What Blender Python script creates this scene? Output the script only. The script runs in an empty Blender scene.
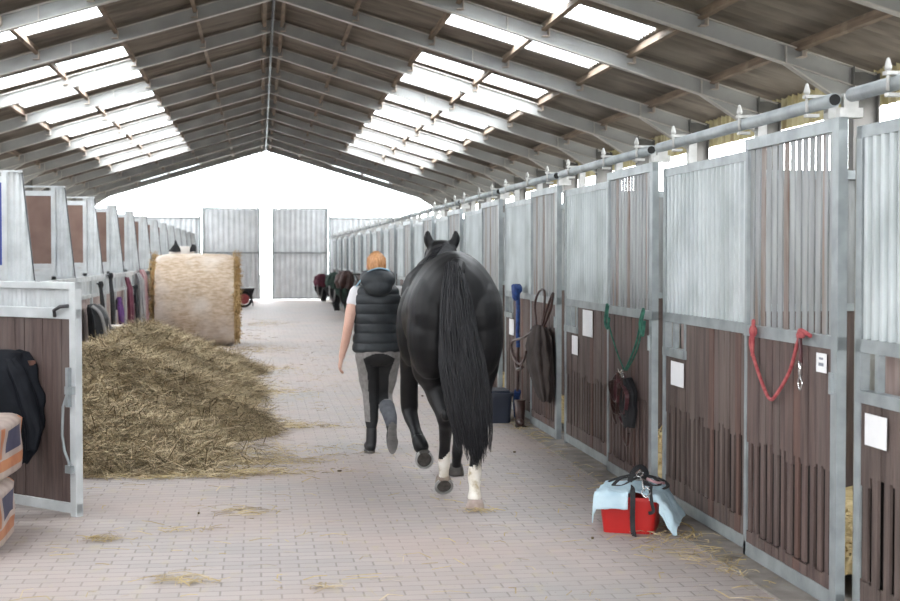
import bpy, bmesh, math, random
from mathutils import Vector, Matrix, noise
random.seed(7)
SC = bpy.context.scene
COL = SC.collection
# ------------------------------------------------------------------ camera
EYE = Vector((0, 0, 1.65))
cam_d = bpy.data.cameras.new('camera'); cam = bpy.data.objects.new('camera', cam_d); COL.objects.link(cam)
cam_d.sensor_width = 36.0; cam_d.lens = 1450 / 900 * 36.0; cam_d.clip_start = .05; cam_d.clip_end = 400
cam.location = EYE
YAW = math.radians(7.4619); PIT = math.radians(1.7184)
cam.rotation_euler = (math.pi / 2 - PIT, 0, -YAW)
cam_d.dof.use_dof = True; cam_d.dof.focus_distance = 9.6; cam_d.dof.aperture_fstop = 4.5
SC.camera = cam
# ------------------------------------------------------------------ world and light
w = bpy.data.worlds.new('overcast'); SC.world = w; w.use_nodes = True
bg = w.node_tree.nodes['Background']; bg.inputs['Color'].default_value = (.965, .98, 1, 1); bg.inputs['Strength'].default_value = 15.5
def portal(loc, rot, sx, sy):
    d = bpy.data.lights.new('sky_opening', 'AREA'); d.shape = 'RECTANGLE'; d.size = sx; d.size_y = sy; d.cycles.is_portal = True
    o = bpy.data.objects.new('sky_opening', d); o.location = loc; o.rotation_euler = rot; COL.objects.link(o)
RSL = .288; SLOPE = .30; APX = .24; ROOFZ = 5.755
YS, YE = -3.3, 56.2
def roofz(x): return ROOFZ - RSL * abs(x - APX)
PI = math.pi
portal((.2, YS - .02, 1.6), (PI / 2, 0, 0), 4.4, 3.2)                # unseen entrance, left open behind the camera for frontal light, emits to +Y
portal((.24, YE + .3, 4.3), (-PI / 2, 0, PI), 13, 3.0)               # translucent gable, emits to -Y
for s in (-1, 1):
    xw = APX + s * 6.85
    portal((xw, 26.5, 3.05), (0, s * PI / 2, 0), .8, 59)
    xs = APX + s * 3.85
    portal((xs, 17, roofz(xs) + .08), (0, s * math.atan(SLOPE), 0), 2.7, 40)
    portal((xs, 47, roofz(xs) + .08), (0, s * math.atan(SLOPE), 0), 2.7, 12)
SC.view_settings.view_transform = 'Standard'; SC.view_settings.look = 'None'
SC.view_settings.exposure = 0.0; SC.view_settings.gamma = 1.0; SC.view_settings.use_curve_mapping = False
SC.cycles.max_bounces = 8; SC.cycles.diffuse_bounces = 5; SC.cycles.transparent_max_bounces = 8
# ------------------------------------------------------------------ materials
MATS = {}
def mat(name, c1, c2=None, scale=5, rough=.6, metal=0, stretch=(1, 1, 1), detail=4, bump=0, bscale=None, spec=.5, lo=.35, hi=.65, extra=None, sheen=0):
    m = bpy.data.materials.new(name); m.use_nodes = True; nt = m.node_tree; N = nt.nodes; L = nt.links
    b = N['Principled BSDF']; b.inputs['Roughness'].default_value = rough; b.inputs['Metallic'].default_value = metal
    b.inputs['Specular IOR Level'].default_value = spec
    if sheen: b.inputs['Sheen Weight'].default_value = sheen
    tc = N.new('ShaderNodeTexCoord'); mp = N.new('ShaderNodeMapping'); mp.inputs['Scale'].default_value = stretch
    L.new(tc.outputs['Object'], mp.inputs['Vector'])
    nz = N.new('ShaderNodeTexNoise'); nz.inputs['Scale'].default_value = scale; nz.inputs['Detail'].default_value = detail
    L.new(mp.outputs['Vector'], nz.inputs['Vector'])
    rp = N.new('ShaderNodeValToRGB'); rp.color_ramp.elements[0].position = lo; rp.color_ramp.elements[1].position = hi
    rp.color_ramp.elements[0].color = (*c1, 1); rp.color_ramp.elements[1].color = (*(c2 or c1), 1)
    L.new(nz.outputs['Fac'], rp.inputs['Fac']); col = rp.outputs['Color']
    if extra:                                                          # second colour in blotches of another size
        c3, sc3, lo3, hi3, st3 = extra
        mp2 = N.new('ShaderNodeMapping'); mp2.inputs['Scale'].default_value = st3; L.new(tc.outputs['Object'], mp2.inputs['Vector'])
        n2 = N.new('ShaderNodeTexNoise'); n2.inputs['Scale'].default_value = sc3; n2.inputs['Detail'].default_value = 5
        L.new(mp2.outputs['Vector'], n2.inputs['Vector'])
        mr = N.new('ShaderNodeMapRange'); mr.inputs[1].default_value = lo3; mr.inputs[2].default_value = hi3; L.new(n2.outputs['Fac'], mr.inputs[0])
        mx = N.new('ShaderNodeMix'); mx.data_type = 'RGBA'; L.new(mr.outputs[0], mx.inputs[0]); L.new(col, mx.inputs[6]); mx.inputs[7].default_value = (*c3, 1)
        col = mx.outputs[2]
    L.new(col, b.inputs['Base Color'])
    if bump:
        n3 = N.new('ShaderNodeTexNoise'); n3.inputs['Scale'].default_value = bscale or scale * 3; n3.inputs['Detail'].default_value = 5
        L.new(mp.outputs['Vector'], n3.inputs['Vector'])
        bp = N.new('ShaderNodeBump'); bp.inputs['Strength'].default_value = bump; bp.inputs['Distance'].default_value = .02
        L.new(n3.outputs['Fac'], bp.inputs['Height']); L.new(bp.outputs['Normal'], b.inputs['Normal'])
    MATS[name] = m; return m
mat('galv', (.27, .30, .31), (.38, .42, .43), 7, .5, .35, bump=.05)
mat('galv_blue', (.44, .49, .50), (.56, .61, .62), 3, .5, .15, extra=((.36, .40, .40), 2.5, .52, .75, (1, 1, .6)))
mat('galv_lit', (.50, .53, .54), (.64, .67, .68), 5, .5, .15, extra=((.46, .40, .36), 3, .6, .8, (1, 1, .3)))  # same galvanised steel, the left side's stronger light put into its colour
mat('galv_dull', (.23, .24, .24), (.36, .38, .38), 4, .55, .3, stretch=(2, 2, .4), extra=((.25, .17, .13), 3, .6, .75, (3, 3, .2)))
mat('rail_grime', (.30, .30, .27), (.44, .44, .40), 8, .7, .1, extra=((.22, .19, .14), 6, .5, .7, (1, 1, 1)))
mat('rafter_steel', (.31, .31, .30), (.39, .39, .375), 2, .55, .1)
mat('flange_steel', (.45, .425, .39), (.56, .53, .49), 4, .5, .1)
mat('column_steel', (.10, .10, .095), (.16, .155, .145), 4, .6, .1)
mat('far_sheet', (.60, .63, .65), (.72, .75, .77), 3, .5, .1)
mat('bracket_white', (.42, .42, .40), (.58, .58, .56), 12, .5, .1)
mat('hole', (.012, .012, .012), None, 3, .9)  # black disc, paints the shade inside the open pipe end
mat('plank', (.070, .050, .044), (.13, .095, .084), 3, .75, 0, stretch=(6, 6, .6), bump=.25, bscale=14, extra=((.175, .135, .12), 2.2, .48, .8, (3, 3, .25)))
mat('plank_red', (.10, .056, .045), (.145, .085, .07), 3, .75, 0, stretch=(6, 6, .6), bump=.2, bscale=14)
mat('slot_shade', (.012, .009, .008), None, 3, .9)  # near-black sheet, stands in for the shade behind the plank slots
mat('board_brown', (.17, .10, .078), (.22, .14, .112), 4, .6, stretch=(1, 1, 1))
mat('board_blue', (.03, .06, .28), None, 4, .6)
mat('door_plank', (.075, .050, .045), (.12, .082, .073), 4, .65, stretch=(8, 8, .6), bump=.2, extra=((.16, .13, .12), 2.2, .5, .8, (2, 2, .5)))
mat('pink_wood', (.33, .24, .215), (.50, .40, .37), 4, .7, stretch=(6, 6, .5))
mat('purlin_wood', (.15, .105, .072), (.26, .19, .135), 4, .75, stretch=(4, .4, 4), extra=((.36, .29, .21), 4, .58, .8, (1, .6, 1)))
mat('roof_sheet', (.15, .122, .098), (.26, .22, .182), 1.3, .8, stretch=(1, 4, 1), extra=((.26, .225, .19), .6, .5, .75, (1, 1, 1)))
mat('yellow_sheet', (.52, .45, .22), (.68, .62, .38), 3, .7, stretch=(1, 1, 1), extra=((.34, .26, .14), 2.5, .5, .72, (1, 3, .5)))
mat('wall_grey', (.33, .34, .33), (.44, .45, .44), 3, .7)
mat('concrete', (.23, .205, .185), (.34, .31, .285), 6, .85, bump=.2, extra=((.36, .31, .19), 14, .58, .72, (1, .4, 1)))
mat('ground_out', (.30, .30, .28), (.38, .38, .36), 2, .9)
mat('straw', (.42, .32, .15), (.60, .48, .26), 9, .85)
mat('paper', (.84, .85, .86), (.88, .89, .90), 9, .7)
mat('ink', (.25, .27, .32), None, 9, .7)
mat('iron', (.05, .05, .055), (.11, .11, .115), 9, .5, .5)
mat('hook_brown', (.16, .08, .06), None, 5, .5)
mat('rust', (.17, .115, .09), (.30, .27, .25), 5, .8, stretch=(3, 3, .5))
mat('door_plank2', (.078, .052, .047), (.14, .096, .086), 3, .75, 0, stretch=(6, 6, .6), bump=.25, bscale=14, extra=((.15, .12, .11), 2.2, .5, .8, (3, 3, .25)))
mat('chrome', (.6, .6, .6), (.72, .72, .72), 9, .25, .9)
def sheet_mat():
    m = bpy.data.materials.new('translucent_sheet'); m.use_nodes = True; nt = m.node_tree; N = nt.nodes; L = nt.links
    N.remove(N['Principled BSDF']); t = N.new('ShaderNodeBsdfTransparent'); t.inputs[0].default_value = (.93, .96, .98, 1)
    d = N.new('ShaderNodeBsdfTranslucent'); d.inputs[0].default_value = (.85, .88, .9, 1)
    mx = N.new('ShaderNodeMixShader'); mx.inputs[0].default_value = .30; L.new(t.outputs[0], mx.inputs[1]); L.new(d.outputs[0], mx.inputs[2])
    L.new(mx.outputs[0], N['Material Output'].inputs[0]); MATS['skylight'] = m
sheet_mat()
def paver_mat():
    m = bpy.data.materials.new('pavers'); m.use_nodes = True; nt = m.node_tree; N = nt.nodes; L = nt.links; b = N['Principled BSDF']
    b.inputs['Roughness'].default_value = .62; b.inputs['Specular IOR Level'].default_value = .4
    tc = N.new('ShaderNodeTexCoord')
    br = N.new('ShaderNodeTexBrick'); br.inputs['Scale'].default_value = 1.0
    br.inputs['Brick Width'].default_value = .2; br.inputs['Row Height'].default_value = .1; br.inputs['Mortar Size'].default_value = .006
    br.inputs['Mortar Smooth'].default_value = .35; br.inputs['Bias'].default_value = -.1
    br.inputs['Color1'].default_value = (.44, .39, .37, 1); br.inputs['Color2'].default_value = (.385, .345, .33, 1); br.inputs['Mortar'].default_value = (.27, .24, .22, 1)
    L.new(tc.outputs['Object'], br.inputs['Vector'])
    def blend(prev, scale, st, lo, hi, c, mode='MIX', amt=1):
        mp = N.new('ShaderNodeMapping'); mp.inputs['Scale'].default_value = st; L.new(tc.outputs['Object'], mp.inputs[0])
        n = N.new('ShaderNodeTexNoise'); n.inputs['Scale'].default_value = scale; n.inputs['Detail'].default_value = 6; L.new(mp.outputs[0], n.inputs['Vector'])
        mr = N.new('ShaderNodeMapRange'); mr.inputs[1].default_value = lo; mr.inputs[2].default_value = hi; mr.inputs[4].default_value = amt; L.new(n.outputs['Fac'], mr.inputs[0])
        mx = N.new('ShaderNodeMix'); mx.data_type = 'RGBA'; mx.blend_type = mode; L.new(mr.outputs[0], mx.inputs[0]); L.new(prev, mx.inputs[6]); mx.inputs[7].default_value = (*c, 1)
        return mx.outputs[2]
    c = blend(br.outputs['Color'], .7, (1, 1, 1), .42, .7, (.50, .385, .335), amt=.55)      # pink pavers in patches
    c = blend(c, .9, (1, .5, 1), .55, .75, (.30, .295, .285), amt=.6)                       # worn grey
    c = blend(c, 9, (1, .55, 1), .57, .72, (.46, .40, .27), amt=.55)                        # hay dust
    c = blend(c, 40, (1, .5, 1), .66, .76, (.12, .10, .08), amt=.5)                         # specks of dirt
    L.new(c, b.inputs['Base Color'])
    bp = N.new('ShaderNodeBump'); bp.inputs['Strength'].default_value = .4; bp.inputs['Distance'].default_value = .006; bp.invert = True
    L.new(br.outputs['Fac'], bp.inputs['Height']); L.new(bp.outputs[0], b.inputs['Normal']); MATS['pavers'] = m
paver_mat()
# ------------------------------------------------------------------ mesh helpers
TK = 2.2
class MB:
    def __init__(s): s.v = []; s.f = []; s.mi = []; s.cur = 0; s.smooth = []; s.sm = False
    def face(s, idx): s.f.append(idx); s.mi.append(s.cur); s.smooth.append(s.sm)
    def box(s, x0, x1, y0, y1, z0, z1):
        n = len(s.v); s.v += [(x, y, z) for z in (z0, z1) for y in (y0, y1) for x in (x0, x1)]
        for q in ((0, 2, 3, 1), (4, 5, 7, 6), (0, 1, 5, 4), (2, 6, 7, 3), (0, 4, 6, 2), (1, 3, 7, 5)): s.face([n + i for i in q])
        return s
    def bar(s, p0, p1, wd, ht, up=(0, 0, 1), off=0):
        p0 = Vector(p0); p1 = Vector(p1); d = (p1 - p0).normalized(); up = Vector(up); sd = d.cross(up)
        if sd.length < 1e-4: up = Vector((0, 1, 0)); sd = d.cross(up)
        sd.normalize(); u = sd.cross(d).normalized(); n = len(s.v)
        for p in (p0, p1):
            for a, b in ((-1, -1), (1, -1), (1, 1), (-1, 1)): s.v.append(tuple(p + sd * (a * wd / 2) + u * (b * ht / 2 + off)))
        for q in ((0, 1, 2, 3), (7, 6, 5, 4), (0, 4, 5, 1), (1, 5, 6, 2), (2, 6, 7, 3), (3, 7, 4, 0)): s.face([n + i for i in q])
        return s
    def tube(s, pts, r, seg=8, cap=True):
        pts = [Vector(p) for p in pts]; rr = r if isinstance(r, (list, tuple)) else [r] * len(pts); n0 = len(s.v); prev = None
        sm = s.sm; s.sm = True
        for i, p in enumerate(pts):
            d = (pts[min(i + 1, len(pts) - 1)] - pts[max(i - 1, 0)]).normalized()
            if prev is None: a = d.orthogonal().normalized()
            else:
                a = prev - d * prev.dot(d)
                a = a.normalized() if a.length > 1e-5 else d.orthogonal().normalized()
            prev = a; b = d.cross(a)
            for k in range(seg): t = 2 * PI * k / seg; s.v.append(tuple(p + (a * math.cos(t) + b * math.sin(t)) * rr[i]))
        for i in range(len(pts) - 1):
            for k in range(seg): k2 = (k + 1) % seg; s.face([n0 + i * seg + k, n0 + i * seg + k2, n0 + (i + 1) * seg + k2, n0 + (i + 1) * seg + k])
        s.sm = False
        if cap: s.face([n0 + k for k in range(seg)][::-1]); s.face([n0 + (len(pts) - 1) * seg + k for k in range(seg)])
        s.sm = sm; return s
    def ring_strip(s, rings, closed=True, cap=True):
        n0 = len(s.v); m = len(rings[0])
        for r in rings: s.v += [tuple(p) for p in r]
        for i in range(len(rings) - 1):
            for k in range(m if closed else m - 1): k2 = (k + 1) % m; s.face([n0 + i * m + k, n0 + i * m + k2, n0 + (i + 1) * m + k2, n0 + (i + 1) * m + k])
        if cap and closed: s.face([n0 + k for k in range(m)][::-1]); s.face([n0 + (len(rings) - 1) * m + k for k in range(m)])
        return s
    def ell(s, c, r, seg=16, rot=None):
        rings = []; c = Vector(c); sm = s.sm; s.sm = True
        for i in range(1, seg // 2):
            t = PI * i / (seg // 2); ring = []
            for k in range(seg):
                p = 2 * PI * k / seg; q = Vector((r[0] * math.sin(t) * math.cos(p), r[1] * math.sin(t) * math.sin(p), -r[2] * math.cos(t)))
                if rot: q = rot @ q
                ring.append(c + q)
            rings.append(ring)
        s.ring_strip(rings); s.sm = sm; return s
    def corr(s, o, u, ln, z0, z1, nrm, pitch=.085, amp=.009, seg=6, clip=None, trap=False):
        """corrugated sheet: runs along u from o, ridges vertical; clip(t)->(z0,z1)"""
        o = Vector(o); u = Vector(u).normalized(); nrm = Vector(nrm); n = int(ln / pitch * seg); n0 = len(s.v)
        sm = s.sm; s.sm = not trap
        for i in range(n + 1):
            t = ln * i / n; ph = (t / pitch) % 1
            a = amp * (max(-1, min(1, TK * math.sin(2 * PI * ph))) if trap else math.sin(2 * PI * ph))
            a0, a1 = clip(t) if clip else (z0, z1); p = o + u * t + nrm * a
            s.v += [(p.x, p.y, a0), (p.x, p.y, a1)]
        for i in range(n): s.face([n0 + 2 * i, n0 + 2 * i + 2, n0 + 2 * i + 3, n0 + 2 * i + 1])
        s.sm = sm; return s
    def build(s, name, mats, parent=None, loc=None, bevel=0):
        me = bpy.data.meshes.new(name); me.from_pydata(s.v, [], s.f)
        for m in ([mats] if isinstance(mats, str) else mats): me.materials.append(MATS[m])
        me.polygons.foreach_set('material_index', s.mi); me.polygons.foreach_set('use_smooth', s.smooth); me.update()
        o = bpy.data.objects.new(name, me); COL.objects.link(o)
        if loc: o.location = loc
        if parent: o.parent = parent
        if bevel:
            b = o.modifiers.new('bevel', 'BEVEL'); b.width = bevel; b.segments = 2; b.limit_method = 'ANGLE'
        return o
def tag(o, label=None, cat=None, group=None, kind=None):
    if label: o['label'] = label
    if cat: o['category'] = cat
    if group: o['group'] = group
    if kind: o['kind'] = kind
    return o
def thing(name, label, cat, loc=(0, 0, 0), rz=0, group=None):
    o = bpy.data.objects.new(name, None); o.empty_display_size = .1; COL.objects.link(o); o.location = loc; o.rotation_euler = (0, 0, rz)
    return tag(o, label, cat, group)
def struct(o): o['kind'] = 'structure'; return o
def kids(o): return [c for c in bpy.data.objects if c.parent == o]
def copy_tree(o, parent=None):
    c = o.copy(); COL.objects.link(c); c.parent = parent
    for ch in kids(o): copy_tree(ch, c)
    return c
ORD = ['first', 'second', 'third', 'fourth', 'fifth', 'sixth', 'seventh', 'eighth', 'ninth', 'tenth', 'eleventh', 'twelfth', 'thirteenth', 'fourteenth', 'fifteenth', 'sixteenth', 'seventeenth', 'eighteenth', 'nineteenth', 'twentieth']
# ------------------------------------------------------------------ setting
BAY = 3.15
XL, XR = -6.35, 6.83 + .24
XR = APX + 6.80; XL = APX - 6.80
m = MB(); m.box(-2.3, 2.46, YS, YE + .1, -.1, 0); fl = struct(m.build('floor', 'pavers'))
m = MB(); m.box(2.46, XR, YS, YE, -.1, .012).box(XL, -2.3, YS, YE, -.1, .012); struct(m.build('trim_1', 'concrete'))
m = MB(); m.box(-40, 40, YE + .1, YE + 80, -.12, -.01).box(-40, 40, -40, YS, -.12, -.01).box(XR + .02, 60, YS, YE + .1, -.12, -.01).box(-60, XL - .02, YS, YE + .1, -.12, -.01); struct(m.build('trim_2', 'ground_out'))
# side walls: grey lower wall, an open band, yellow sheeting to the roof
for nm, x, s in (('wall_right', XR, 1), ('wall_left', XL, -1)):
    m = MB(); m.box(min(x, x + .06 * s), max(x, x + .06 * s), YS, YE, 0, 2.72); m.cur = 1
    m.corr((x + .03 * s, YS, 0), (0, 1, 0), YE - YS, 3.38, roofz(x) + .03, (1, 0, 0), .2, .018, 8, trap=True)
    struct(m.build(nm, ['wall_grey', 'yellow_sheet']))
# roof sheets with holes for the rooflights
FR = [6.35 + BAY * k for k in range(-3, 16)]                           # frame stations, -3.1 .. 53.6
SKY = [(y + .3, y + 1.3) for y in (-2.9, .3, 3.4, 6.6, 9.7, 12.9)] + [(17.4, 18.35), (19.9, 21.2), (24.15, 25.15), (27.0, 28.1), (30.3, 31.4), (33.5, 34.6), (36.75, 37.75), (40.05, 41.0), (43.3, 44.1), (54.2, 55.2)]  # the first six sit over unseen bays, added to light the aisle
RA = .028
def roofside(s):
    m = MB(); pitch = .15; ds = [0, 1.2, 2.42, 4.60, 7.15]; n = int((YE - YS + .4) / (pitch / 4)); m.sm = True
    ys = [YS - .2 + i * pitch / 4 for i in range(n + 1)]; idx = {}
    for i, y in enumerate(ys):
        for j, d in enumerate(ds):
            idx[i, j] = len(m.v); m.v.append((APX + s * d, y, ROOFZ - RSL * d + RA * math.sin(2 * PI * y / pitch) + .03))
    for i in range(n):
        ym = (ys[i] + ys[i + 1]) / 2; hole = any(a < ym < b for a, b in SKY)
        for j in range(4):
            if j == 2 and hole: continue
            m.face([idx[i, j], idx[i + 1, j], idx[i + 1, j + 1], idx[i, j + 1]])
    return m
a = roofside(1); b = roofside(-1); n = len(a.v); a.v += b.v
for f, mi, sm in zip(b.f, b.mi, b.smooth): a.face([i + n for i in f])
a.sm = True; struct(a.build('ceiling', 'roof_sheet'))
wn = 1
for (y0, y1) in SKY:
    for s in (1, -1):
        m = MB(); m.sm = True; n = 28; n0 = 0
        for i in range(n + 1):
            y = y0 - .03 + (y1 - y0 + .06) * i / n
            for d in (2.39, 4.63): m.v.append((APX + s * d, y, ROOFZ - RSL * d + .03 + RA * math.sin(2 * PI * y / .15) + .006))
        for i in range(n): m.face([2 * i, 2 * i + 2, 2 * i + 3, 2 * i + 1])
        struct(m.build('window_%d' % wn, 'skylight')); wn += 1
# unseen near gable, added to cut the frontal light, with an open doorway
m = MB(); m.box(XL, -2.0, YS - .05, YS, 0, 5.9 - .3 * 6.8).box(2.4, XR, YS - .05, YS, 0, 5.9 - .3 * 6.8)
m.v += [(XL, YS, 3.2), (XR, YS, 3.2), (XR, YS, roofz(XR)), (APX, YS, ROOFZ), (XL, YS, roofz(XL))]; n = len(m.v); m.face([n - 5, n - 4, n - 3, n - 2, n - 1]); struct(m.build('wall_near_baffle', 'wall_grey'))
# far gable: corrugated side walls, two sliding doors left ajar, translucent sheeting above
m = MB()
m.corr((-2.3, YE, 0), (-1, 0, 0), abs(XL + 2.3), 0, 3.15, (0, 1, 0), .2, .02, 8, trap=True)
m.corr((2.7, YE, 0), (1, 0, 0), XR - 2.7, 0, 3.15, (0, 1, 0), .2, .02, 8, trap=True)
m.cur = 1; m.box(XL, -2.2, YE - .04, YE + .04, 3.12, 3.18); m.box(2.62, XR, YE - .04, YE + .04, 3.12, 3.18)
m.box(-2.3, -2.22, YE - .05, YE + .05, 0, 3.5); m.box(2.62, 2.70, YE - .05, YE + .05, 0, 3.5)
struct(m.build('wall_far', ['far_sheet', 'galv']))
m = MB()
m.v = [(XL, YE, 3.18), (-2.25, YE, 3.18), (-2.25, YE, 3.55), (2.65, YE, 3.55), (2.65, YE, 3.18), (XR, YE, 3.18), (XR, YE, roofz(XR)), (APX, YE, ROOFZ), (XL, YE, roofz(XL))]
m.face(list(range(9))); struct(m.build('window_%d' % wn, 'skylight'))
def far_door(x0, x1, n):
    m = MB(); m.corr((x0, YE - .1, 0), (1, 0, 0), x1 - x0, .06, 3.48, (0, 1, 0), .2, .018, 8, trap=True)
    o = struct(m.build('door_%d' % n, 'far_sheet'))
    m = MB()
    for z in (.03, 1.78, 3.48): m.box(x0, x1, YE - .16, YE - .12, z, z + .06)
    for x in (x0, x1 - .06): m.box(x, x + .06, YE - .16, YE - .12, .03, 3.54)
    m.build('door_frame', 'galv', o)
far_door(-2.18, .01, 1); far_door(.46, 2.60, 2)
m = MB(); m.box(-2.6, 3.0, YE - .22, YE - .17, 3.56, 3.62); struct(m.build('trim_3', 'galv'))
# ------------------------------------------------------------------ steel frames
PD = (.16, 1.2, 2.36, 3.5, 4.66, 5.8)
mat('cleat', (.40, .33, .27), (.58, .50, .43), 9, .6, .1)
def rz_(x): return 5.52 - SLOPE * abs(x - APX)                          # underside of rafters
def frame(y, label):
    t = thing('roof_frame', label, 'steel frame', (APX, y, 0), 0, 'steel portal frames of the barn')
    for s in (-1, 1):
        m = MB(); L_ = 6.70; p1 = (s * L_, 0, 5.52 - SLOPE * L_); up = (0, 0, 1)
        m.bar((s * .01, 0, 5.532), p1, .12, .012, off=0); m.cur = 1
        m.bar((s * .01, 0, 5.628), (s * L_, 0, 5.628 - SLOPE * L_), .01, .195); m.cur = 0
        m.bar((s * .01, 0, 5.73), (s * L_, 0, 5.73 - SLOPE * L_), .12, .012)
        for d in (3.0, 5.64): m.box(s * d - .006, s * d + .006, -.055, .055, 5.53 - SLOPE * d, 5.72 - SLOPE * d)
        m.build('rafter', ['flange_steel', 'rafter_steel'], t)
        m = MB(); a = 5.64; zb = 5.52 - SLOPE * a; ze = 5.52 - SLOPE * 6.43
        m.bar((s * a, 0, zb), (s * 6.43, 0, ze - .26), .12, .014)
        n = len(m.v); m.v += [(s * a, q, zb) for q in (-.006, .006)] + [(s * 6.43, q, ze - .26) for q in (-.006, .006)] + [(s * 6.43, q, ze) for q in (-.006, .006)]
        m.cur = 1; m.face([n, n + 2, n + 4]); m.face([n + 1, n + 5, n + 3])
        m.build('haunch', ['flange_steel', 'rafter_steel'], t)
        m = MB(); zt = 5.73 - SLOPE * 6.6
        m.box(s * 6.43 - .007, s * 6.43 + .007, -.075, .075, 0, zt + .06).box(s * 6.73 - .007, s * 6.73 + .007, -.075, .075, 0, zt - .02)
        m.cur = 1; m.box(min(s * 6.43, s * 6.73), max(s * 6.43, s * 6.73), -.006, .006, 0, zt); m.cur = 0
        m.box(min(s * 6.33, s * 6.83), max(s * 6.33, s * 6.83) if s > 0 else s * 6.33, -.12, .12, .012, .03)
        m.build('column', ['column_steel', 'column_steel'], t)
        for d in PD:
            m = MB(); z = ROOFZ - .185 - RSL * d
            m.box(s * d + .04, s * d + .052, -.13, .13, z, z + .11).box(s * d - .04, s * d + .052, -.13, .13, z - .008, z)
            m.build('cleat', 'cleat', t)
    m = MB(); m.box(-.012, .012, -.06, .06, 5.52, 5.73); m.build('ridge_plate', 'flange_steel', t)
    return t
f0 = None
for k, y in enumerate(FR[2:]):
    lb = 'grey steel portal frame spanning the barn, %s from the camera' % ORD[k]
    if f0 is None: f0 = frame(y, lb)
    else: c = copy_tree(f0); c.location.y = y; c['label'] = lb
dn = dict(zip(PD, ['beside the ridge', 'second from the ridge', 'at the upper edge of the rooflights', 'crossing the middle of the rooflights', 'at the lower edge of the rooflights', 'lowest, above the yellow wall sheets']))
for s in (-1, 1):
    for d in dn:
        m = MB(); ln = YE - YS - .2; z = ROOFZ - .055 - RSL * d
        m.bar((0, 0, 0), (0, ln, 0), .06, .11, up=(SLOPE * s, 0, 1)); o = m.build('roof_purlin', 'purlin_wood', None, (APX + s * d, YS + .1, z))
        tag(o, 'brown timber purlin on the %s roof slope, %s' % ('left' if s < 0 else 'right', dn[d]), 'roof beam', 'timber roof purlins')
# electrical conduit along the ridge
m = MB(); m.tube([(0, 2, 0), (0, 55, 0)], .022, 6)
tag(m.build('ridge_conduit', 'iron', None, (APX - .02, 0, 5.49)), 'thin dark conduit pipe running under the ridge of the roof', 'pipe')
# ------------------------------------------------------------------ right hand stalls
SX = 2.66
def planks(m, axis_o, u, ln, z0, z1, pw=.1, gap=.006, th=.014, slots=None, nrm=(1, 0, 0), rnd=None, reds=()):
    """vertical boards; slots=(za,zb): boards are narrower there so that dark gaps open between them"""
    rnd = rnd or random.Random(3); o = Vector(axis_o); u = Vector(u); nrm = Vector(nrm); n = max(1, round(ln / pw)); pw = ln / n
    for i in range(n):
        a, b = i * pw + gap / 2, (i + 1) * pw - gap / 2; j = rnd.uniform(-.003, .003)
        segs = [(z0, z1, 0)]
        if slots: segs = [(z0, slots[0] + rnd.uniform(-.01, .01), 0), (slots[0], slots[1] + rnd.uniform(-.02, .04), .024), (slots[1], z1, 0)]
        for k, (za, zb, ins) in enumerate(segs):
            if slots and k == 2: za = segs[1][1]
            c = m.cur
            if i in reds: m.cur = 2
            n0 = len(m.v)
            for z in (za, zb):
                for q in (0, th):
                    for t in (a + ins, b - ins):
                        p = o + u * t + nrm * (q + j); m.v.append((p.x, p.y, z))
            for f in ((0, 2, 3, 1), (4, 5, 7, 6), (0, 1, 5, 4), (2, 6, 7, 3), (0, 4, 6, 2), (1, 3, 7, 5)): m.face([n0 + q for q in f])
            m.cur = c
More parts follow.
